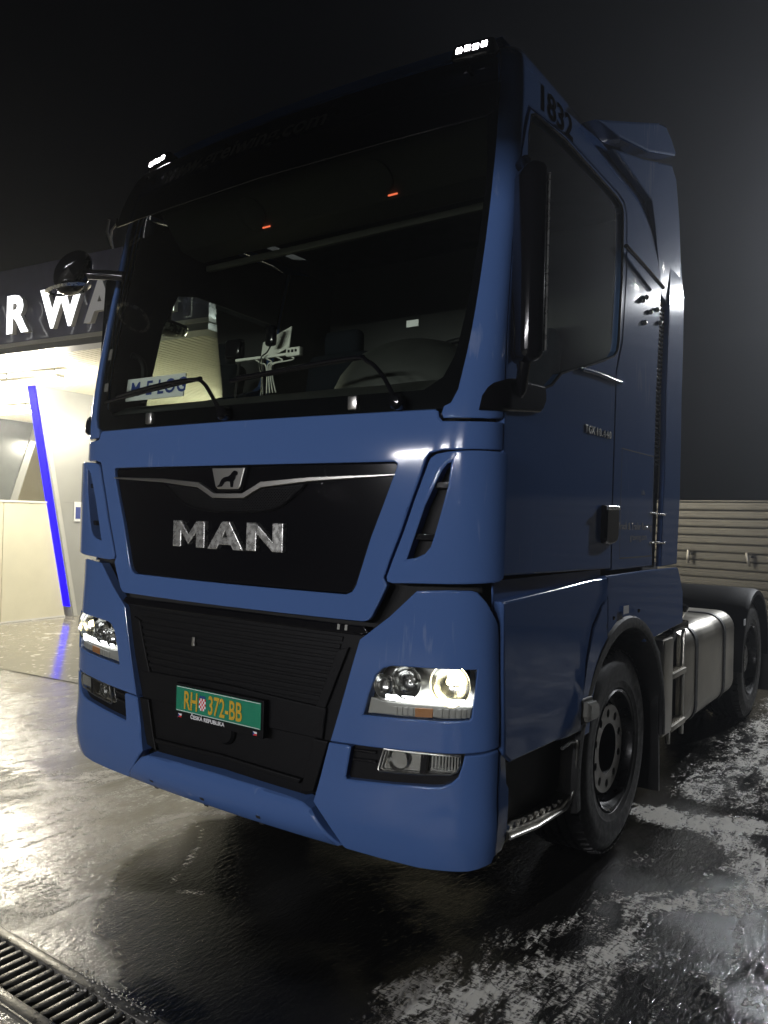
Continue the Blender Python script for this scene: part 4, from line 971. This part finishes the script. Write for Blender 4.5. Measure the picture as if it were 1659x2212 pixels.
    bp=N.new('ShaderNodeBump'); bp.inputs['Strength'].default_value=.6; bp.inputs['Distance'].default_value=.009; L.new(hm.outputs[0],bp.inputs['Height']); L.new(bp.outputs[0],b.inputs['Normal'])
    return m
gm=ground_mat()
g=fin('ground',me,gm); g['kind']='structure'
# bay floor: pale screed under a film of water
def screed_mat():
    m=mat('wet_screed',(.42,.40,.33),.12,noise=.12,nscale=2.0)
    nt=m.node_tree;N=nt.nodes;L=nt.links;b=N['Principled BSDF'];tc=N.new('ShaderNodeTexCoord')
    n=N.new('ShaderNodeTexNoise');n.inputs['Scale'].default_value=7;n.inputs['Detail'].default_value=5;n.inputs['Distortion'].default_value=1.5;L.new(tc.outputs['Object'],n.inputs['Vector'])
    r=N.new('ShaderNodeMapRange');L.new(n.outputs['Fac'],r.inputs[0]);r.inputs[1].default_value=.60;r.inputs[2].default_value=.66
    mx=N.new('ShaderNodeMix');mx.data_type='RGBA';L.new(r.outputs[0],mx.inputs[0]);mx.inputs[6].default_value=(.27,.255,.21,1);mx.inputs[7].default_value=(.66,.64,.58,1);L.new(mx.outputs[2],b.inputs['Base Color'])
    bp=N.new('ShaderNodeBump');bp.inputs['Strength'].default_value=.25;bp.inputs['Distance'].default_value=.006;L.new(n.outputs['Fac'],bp.inputs['Height']);L.new(bp.outputs[0],b.inputs['Normal'])
    return m
def bp_(p,q,z=0.0):
    v=OB+EB1*p+EB2*q; return (float(v[0]),float(v[1]),z)
fl=mk('bay_floor',[bp_(-30,-.42,.006),bp_(0.1,-.42,.006),bp_(.1,9.3,.006),bp_(-30,9.3,.006)],[(0,1,2,3)],screed_mat()); fl['kind']='structure'

# ================================================================== drain channel
M['iron']=mat('wet_galvanised_iron',(.16,.155,.14),.35,.6,noise=.35,nscale=25,bump=.35,bscale=70)
pit=mk('drain_pit',[(DX0,DY0,0),(DX1,DY0,0),(DX1,DY1,0),(DX0,DY1,0),(DX0,DY0,-.25),(DX1,DY0,-.25),(DX1,DY1,-.25),(DX0,DY1,-.25)],[(4,5,6,7),(0,4,7,3),(1,2,6,5),(0,1,5,4),(3,7,6,2)],M['void']); pit['kind']='structure'
proto=None
def grate(x0):
    gname=thing('drain_grate','slotted iron drain grate set in a channel across the forecourt','drain grate',(x0+.5,-.83,-.02),'drain grates along the channel')
    return gname
meshes={}
for x0 in (-1.5,-.5,.5):
    G_=grate(x0)
    c=(x0+.5,-.8275)
    def inst(nm,key,cx,cy,cz,s,bev,rot=None):
        if key not in meshes:
            o=box(nm,(0,0,0),s,M['iron'],None,bevel=bev); meshes[key]=o.data
        else:
            o=bpy.data.objects.new(nm,meshes[key]); COL.objects.link(o)
        o.parent=G_; o.location=(cx-c[0]-0,cy+.83,cz+.02)
        return o
    inst('frame_rail','r',c[0],DY1-.022,-.004,(.996,.044,.03),.005); inst('frame_rail','r',c[0],DY0+.022,-.004,(.996,.044,.03),.005)
    for k in range(20):
        o=inst('bar','b',x0+.025+k*.05,-.8275,-.006+random.uniform(-.002,.001),(.024,.17,.026),.004); o.rotation_euler=(0,random.uniform(-.05,.05),0)
for yy,nm in ((DY1+.004,'channel_edge'),(DY0-.004,'channel_edge')):
    o=box(nm,(0,yy,-.002),(3.0,.006,.02),M['iron']); o['kind']='structure'
# lumps of foam caught on the grate
rngf=random.Random(3)
vs=[];fs=[]
for k in range(260):
    t=rngf.random(); cx=.05+.42*t+rngf.gauss(0,.03); cy=-.708+rngf.gauss(0,.016)-.04*(rngf.random()<.2); r=.0014+.004*rngf.random()**3
    bm=bmesh.new(); bmesh.ops.create_icosphere(bm,subdivisions=1,radius=r); n=len(vs)
    for v in bm.verts: vs.append((cx+v.co.x*1.4,cy+v.co.y*1.2,.010+v.co.z*.55))
    fs+=[tuple(n+v.index for v in f.verts) for f in bm.faces]; bm.free()
M['suds']=mat('foam_bubbles',(.55,.53,.48),.22,coat=.6)
o=mk('foam_suds',vs,fs,M['suds'],None,True,180); o['kind']='stuff'; tag(o,'small heap of foam bubbles caught on the drain grate','foam')

# ================================================================== car wash
M['fascia']=mat('navy_fascia',(.13,.13,.22),.12,coat=.5,noise=.05)
M['trimw']=mat('white_metal_trim',(.62,.61,.58),.4)
M['trimg']=mat('grey_metal_trim',(.25,.25,.25),.4,.3)
M['soffit']=mat('cream_soffit',(.70,.66,.54),.5)
M['greyw']=mat('grey_wall_panel',(.27,.275,.265),.32,noise=.06,nscale=2.5)
M['lgrey']=mat('light_grey_trim',(.40,.40,.38),.4)
M['dgreyw']=mat('dark_wall_panel',(.115,.125,.125),.25,noise=.06)
M['creamw']=mat('cream_wall_panel',(.60,.57,.44),.4,noise=.05,nscale=3)
M['letter']=mat('lit_sign_letter',(.9,.9,.9),.4,emit=(1,1,1),es=3.2)
M['dead']=mat('sign_letter_can',(.62,.60,.57),.45)
M['dim']=mat('unlit_letter_spill_glow',(.62,.60,.57),.45,emit=(1,.98,.97),es=.13)  # for unlit letters: weak emission paints in the spill light on their faces
M['blueled']=mat('blue_led_strip',(.0,.0,.02),.9,spec=0.0,emit=(.012,.002,1.0),es=2.4)
M['tubeglow']=mat('fluorescent_tube',(1,1,1),.4,emit=(1.0,.97,.86),es=16.0)
CW=thing('car_wash','car wash with navy canopy, slanted grey partition and low cream wall','building',(float(OB[0])-5,float(OB[1])+4,0))
ZF0,ZF1=3.40,4.27
def bprism(nm,p0,p1,q0,q1,z0,z1,m,par,bevel=0):
    return prism(nm,[(p0,q0),(p1,q0),(p1,q1),(p0,q1)],lambda u,v,d: bp_(u,v,d),z0,z1,m,par,bevel=bevel)
bprism('front_fascia',-24,0,0,.16,ZF0+.05,ZF1,M['fascia'],CW)
bprism('side_fascia',-.16,0,.162,10,ZF0+.05,ZF1,M['fascia'],CW)
bprism('fascia_trim',-24,.012,-.012,.17,ZF0+.012,ZF0+.048,M['trimw'],CW)
bprism('fascia_trim',-.17,.012,.172,10,ZF0+.012,ZF0+.048,M['trimw'],CW)
bprism('fascia_gutter',-24,-.02,.02,.22,ZF0-.055,ZF0+.010,M['trimg'],CW)
bprism('fascia_gutter',-.22,-.02,.222,10,ZF0-.055,ZF0+.010,M['trimg'],CW)
bprism('roof_deck',-24,-.17,.17,10,ZF1-.25,ZF1-.1,M['trimg'],CW)
# ribbed soffit boards run away from the fascia
vs=[];fs=[];n=0
p=-16.0
while p<-.22:
    for (a,z) in ((0,0),(.065,0),(.067,.03),(.098,.03),(.1,0)):
        for q in (.22,9.2): vs.append(bp_(p+a,q,ZF0+.03+z))
    for k in range(4): b=n+2*k; fs.append((b,b+1,b+3,b+2))
    n+=10; p+=.1
so=mk('soffit_boards',vs,fs,M['soffit'],CW); so['kind']='stuff'
# slanted partition: grey blade with a blue LED edge, cream wall in front of it
PW=-5.06
def pw(q,z,d): return bp_(PW+d,q,z)
bl=prism('partition',[(2.71,0.006),(1.96,ZF0+.03),(9.2,ZF0+.03),(9.2,.006)],pw,-.17,0,M['greyw'],CW)
prism('partition_edge',[(2.73,.01),(1.98,ZF0+.025),(2.05,ZF0+.025),(2.80,.01)],pw,.001,.012,M['lgrey'],bl)
prism('partition_band',[(2.2,2.92),(9.1,2.92),(9.1,2.72),(2.25,2.72)],pw,.001,.006,M['trimg'],bl)
prism('led_strip',[(2.672,.16),(1.957,ZF0+.02),(1.935,ZF0+.02),(2.650,.16)],pw,-.165,-.008,M['blueled'],bl)
prism('panel_seam',[(2.5,1.74),(9.1,1.74),(9.1,1.752),(2.5,1.752)],pw,.001,.003,M['trimg'],bl)
LWp=PW-.06
lw=thing('wash_bay_wall','low cream panel wall in front of the blue lit partition','wall',bp_(LWp,1,0))
for k in range(4):
    q1=2.60-k*1.06; q0=q1-1.05
    if k==0: poly=[(q0,.012),(q1+.02,.012),(q1-.36,1.72),(q0,1.72)]
    else: poly=[(q0,.012),(q1,.012),(q1,1.72),(q0,1.72)]
    prism('wall_panel',poly,lambda q,z,d: bp_(LWp+d,q,z),-.06,0,M['creamw'],lw,bevel=.002)
prism('coping',[(-1.9,1.722),(2.24,1.722),(2.24,1.75),(-1.9,1.75)],lambda q,z,d: bp_(LWp+d,q,z),-.075,.012,M['trimw'],lw)
prism('skirting',[(-1.9,.008),(2.62,.008),(2.62,.03),(-1.9,.03)],lambda q,z,d: bp_(LWp+d,q,z),.001,.012,M['trimw'],lw)
# next bay: dark partition slanting the other way, cream wall behind
P2=-9.5
d2=prism('partition',[(-2,1.8),(4.72,1.8),(5.20,3.3),(5.20,ZF0+.02),(-2,ZF0+.02)],lambda q,z,d: bp_(P2+d,q,z),-.1,0,M['dgreyw'],CW)
prism('partition_edge',[(4.72,1.8),(5.20,3.3),(5.36,3.3),(4.88,1.8)],lambda q,z,d: bp_(P2+d,q,z),-.05,.02,M['greyw'],d2)
bk=bprism('back_wall',-24,-.3,9.2,9.3,.006,ZF0+.03,M['creamw'],CW)
for z in (1.15,2.3): bprism('wall_rail',-24,-.3,9.185,9.199,z,z+.02,M['trimg'],bk)
bprism('side_wall',-14.1,-14,-.4,9.2,.006,ZF0+.03,M['creamw'],CW)
bprism('soffit_beam',-10.2,-5.7,5.2,5.5,ZF0-.35,ZF0+.02,M['greyw'],CW)
# sign on the partition
prism('price_board',[(2.68,1.46),(3.0,1.46),(3.0,1.76),(2.68,1.76)],pw,.004,.03,M['plateW'],CW)
prism('price_board_band',[(2.69,1.50),(2.99,1.50),(2.99,1.68),(2.69,1.68)],pw,.0305,.034,M['navy'],CW)
# sign letters
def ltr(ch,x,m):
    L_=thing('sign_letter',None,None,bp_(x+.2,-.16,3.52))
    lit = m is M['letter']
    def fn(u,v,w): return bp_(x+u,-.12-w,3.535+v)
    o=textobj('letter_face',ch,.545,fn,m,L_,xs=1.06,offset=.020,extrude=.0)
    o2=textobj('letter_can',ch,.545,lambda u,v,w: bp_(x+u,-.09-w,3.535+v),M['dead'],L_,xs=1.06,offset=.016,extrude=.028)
    tube('stand_off',[bp_(x+.12,-.07,3.7),bp_(x+.12,.0,3.7)],.012,M['trimg'],L_,6)
    return L_
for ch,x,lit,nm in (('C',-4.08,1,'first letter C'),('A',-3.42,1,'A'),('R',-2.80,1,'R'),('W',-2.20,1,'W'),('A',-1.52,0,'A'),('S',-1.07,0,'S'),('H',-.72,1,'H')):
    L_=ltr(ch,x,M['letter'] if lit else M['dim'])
    order={'C':'first','R':'third','W':'fourth','S':'sixth','H':'last'}.get(ch,'second' if x<-3 else 'fifth')
    tag(L_,('glowing white' if lit else 'unlit grey (glow added)')+f' letter {ch}, {order} of the canopy sign','sign letter','canopy sign letters')
# lamps under the canopy
def tubelamp(p,q,ln,label,along=0,energy=300):
    L_=thing('ceiling_light',label,'ceiling light',bp_(p,q,ZF0-.03),'tube lights under the canopy')
    w,h=(ln,.12) if along==0 else (.12,ln)
    bprism('fitting',p-w/2,p+w/2,q-h/2,q+h/2,ZF0-.09,ZF0-.05,M['trimw'],L_)
    for t_ in (-.4,.4): tube('hanger',[bp_(p+t_*ln,q,ZF0-.06),bp_(p+t_*ln,q,ZF0+.03)],.008,M['trimg'],L_,6)
    bprism('diffuser',p-w/2+.02,p+w/2-.02,q-h/2+.02,q+h/2-.02,ZF0-.13,ZF0-.091,M['tubeglow'],L_)
    for t_ in (-.33,.33):
        d=bpy.data.lights.new('tube_light','POINT'); d.energy=energy*.5; d.color=(1.0,.93,.76); d.shadow_soft_size=.12
        o=bpy.data.objects.new('tube_light',d); COL.objects.link(o); o.parent=L_
        o.location=(t_*ln,0,-.30)
tubelamp(-4.1,1.15,1.2,'tube light just behind the canopy fascia above the cream wall',energy=330)
tubelamp(-7.6,3.2,1.5,'tube light over the bay behind the dark partition')
tubelamp(-2.0,4.6,1.5,'tube light over the bay nearest the truck',energy=480)
tubelamp(-8.4,6.2,1.5,'tube light at the back of the far bay')

# ================================================================== fence at the back
M['fence']=mat('weathered_metal_board',(.155,.148,.13),.45,.35,noise=.10,nscale=1.2,bump=.06,bscale=8)
FN=thing('fence','grey fence of ribbed horizontal metal boards behind the truck','fence',(0,12.2,0))
def fp(x,z,d=0.0): return (x,12.25-.21*(x)-d,z)
bp=None
fmesh=None
# one ribbed board, 0.15 m high
prof=[(0,-.02),(.004,.014),(.03,.020),(.05,.020),(.054,.012),(.085,.012),(.09,.020),(.125,.020),(.138,.012),(.142,-.02)]
vs=[];fs=[]
for z,d in prof:
    vs.append((-7,-d+.21*7-0,z)); vs.append((9,-d-.21*9,z))
for k in range(len(prof)-1): fs.append((2*k,2*k+1,2*k+3,2*k+2))
bd=bpy.data.meshes.new('fence_board'); bd.from_pydata(vs,[],fs); bd.materials.append(M['fence'])
for k in range(14):
    o=bpy.data.objects.new('fence_board',bd); COL.objects.link(o); o.parent=FN; o.location=(0,.05+random.uniform(-.004,.004),k*.148+.01)
for x in (-6.5,-4,-1.5,1,3.5,6):
    prism('fence_post',[(x-.04,0),(x+.04,0),(x+.04,2.06),(x-.04,2.06)],lambda u,z,d: (u,12.25-.21*u+.08+d,z),0,.08,M['trimg'],FN)
prism('top_rail',[(-7,2.085),(9,2.085),(9,2.105),(-7,2.105)],lambda u,z,d: (u,12.25-.21*u+d,z),-.03,.06,M['fence'],FN)
for k,(x,tilt) in enumerate(((-1.18,.06),(-.15,-.16))):
    H=thing('hose_bracket',('upright' if k==0 else 'tilted')+' metal bracket fixed on the ribbed fence','bracket',fp(x,1.1,.05),'brackets on the fence')
    a=Matrix.Rotation(tilt,3,'Y')
    y=12.25-.21*x
    box('arm',(x,y-.14,1.10),(.045,.045,.24),M['alu'],H,rot=a,bevel=.006)
    box('foot',(x+.03,y-.06,1.15),(.04,.14,.04),M['alu'],H,bevel=.005)

# ================================================================== lamps of the yard
def flood(name,label,x,y,h,aim,energy,color,size,blend=.6,angle=120):
    L_=thing(name,label,'floodlight',(x,y,0))
    tube('pole',[(x,y,0),(x,y,h)],[.07,.045],M['trimg'],L_,12)
    dirv=(Vector(aim)-Vector((x,y,h))).normalized(); rot=dirv.to_track_quat('-Z','Y').to_matrix()
    c=Vector((x,y,h+.10))
    box('lamp_head',c,(.36,.28,.10),M['trimg'],L_,rot=rot,bevel=.015)
    gl=bpy.data.materials.get('floodlight_glass') or mat('floodlight_glass',(1,1,1),.3,emit=color,es=40.0)
    box('lamp_glass',c+dirv*.053,(.30,.22,.008),gl,L_,rot=rot)
    d=bpy.data.lights.new('flood_light','SPOT'); d.energy=energy; d.color=color; d.spot_size=math.radians(angle); d.spot_blend=blend; d.shadow_soft_size=size
    o=bpy.data.objects.new('flood_light',d); COL.objects.link(o); o.parent=L_
    o.location=(c+dirv*.08)-Vector((x,y,0)); o.rotation_euler=dirv.to_track_quat('-Z','Y').to_euler()
    return L_
flood('floodlight','cool white floodlight on a pole by the fence behind the truck',3.05,11.6,5.7,(1.6,2.0,1.0),3000,(.93,.96,1.0),.10)
# second canopy across the yard, behind the photographer: its tubes light the front of the truck
OC=thing('opposite_canopy','flat canopy on two posts across the yard from the truck','canopy',(-1.0,-12.0,0))
box('roof_slab',(-1.0,-12.3,3.66),(9,5,.30),M['trimg'],OC,bevel=.02)
box('front_fascia',(-1.0,-9.78,3.70),(9,.10,.76),M['fascia'],OC,bevel=.01)
for x in (-5,3): box('post',(x,-12.6,1.75),(.2,.2,3.5),M['trimg'],OC,bevel=.01)
for k,x in enumerate((-3.2,-.6,2.0)):
    L_=thing('canopy_light','tube light under the opposite canopy','ceiling light',(x,-11.0,3.4),'tube lights under the opposite canopy')
    box('fitting',(x,-11.0,3.44),(1.5,.14,.05),M['trimw'],L_,bevel=.005)
    box('diffuser',(x,-11.0,3.395),(1.45,.10,.035),M['tubeglow'],L_,bevel=.005)
    d=bpy.data.lights.new('tube_light','AREA'); d.shape='RECTANGLE'; d.size=1.4; d.size_y=.05; d.energy=440; d.color=(.97,.96,1.0)
    o=bpy.data.objects.new('tube_light',d); COL.objects.link(o); o.parent=L_; o.location=(0,0,-.03); o.rotation_euler=(math.radians(75),0,0)

# ================================================================== wet air round the wash
HZ=box('haze',(0,10,5.0),(70,60,12.4),None); HZ['kind']='stuff'
hm_=bpy.data.materials.new('haze_air'); hm_.use_nodes=True; nt=hm_.node_tree
nt.nodes.remove(nt.nodes['Principled BSDF']); pv=nt.nodes.new('ShaderNodeVolumePrincipled'); pv.inputs['Density'].default_value=.0033; pv.inputs['Anisotropy'].default_value=.72; pv.inputs['Color'].default_value=(.9,.93,1,1)
nt.links.new(pv.outputs[0],nt.nodes['Material Output'].inputs['Volume']); HZ.data.materials.append(hm_)
tag(HZ,'thin mist hanging in the floodlit night air','haze')
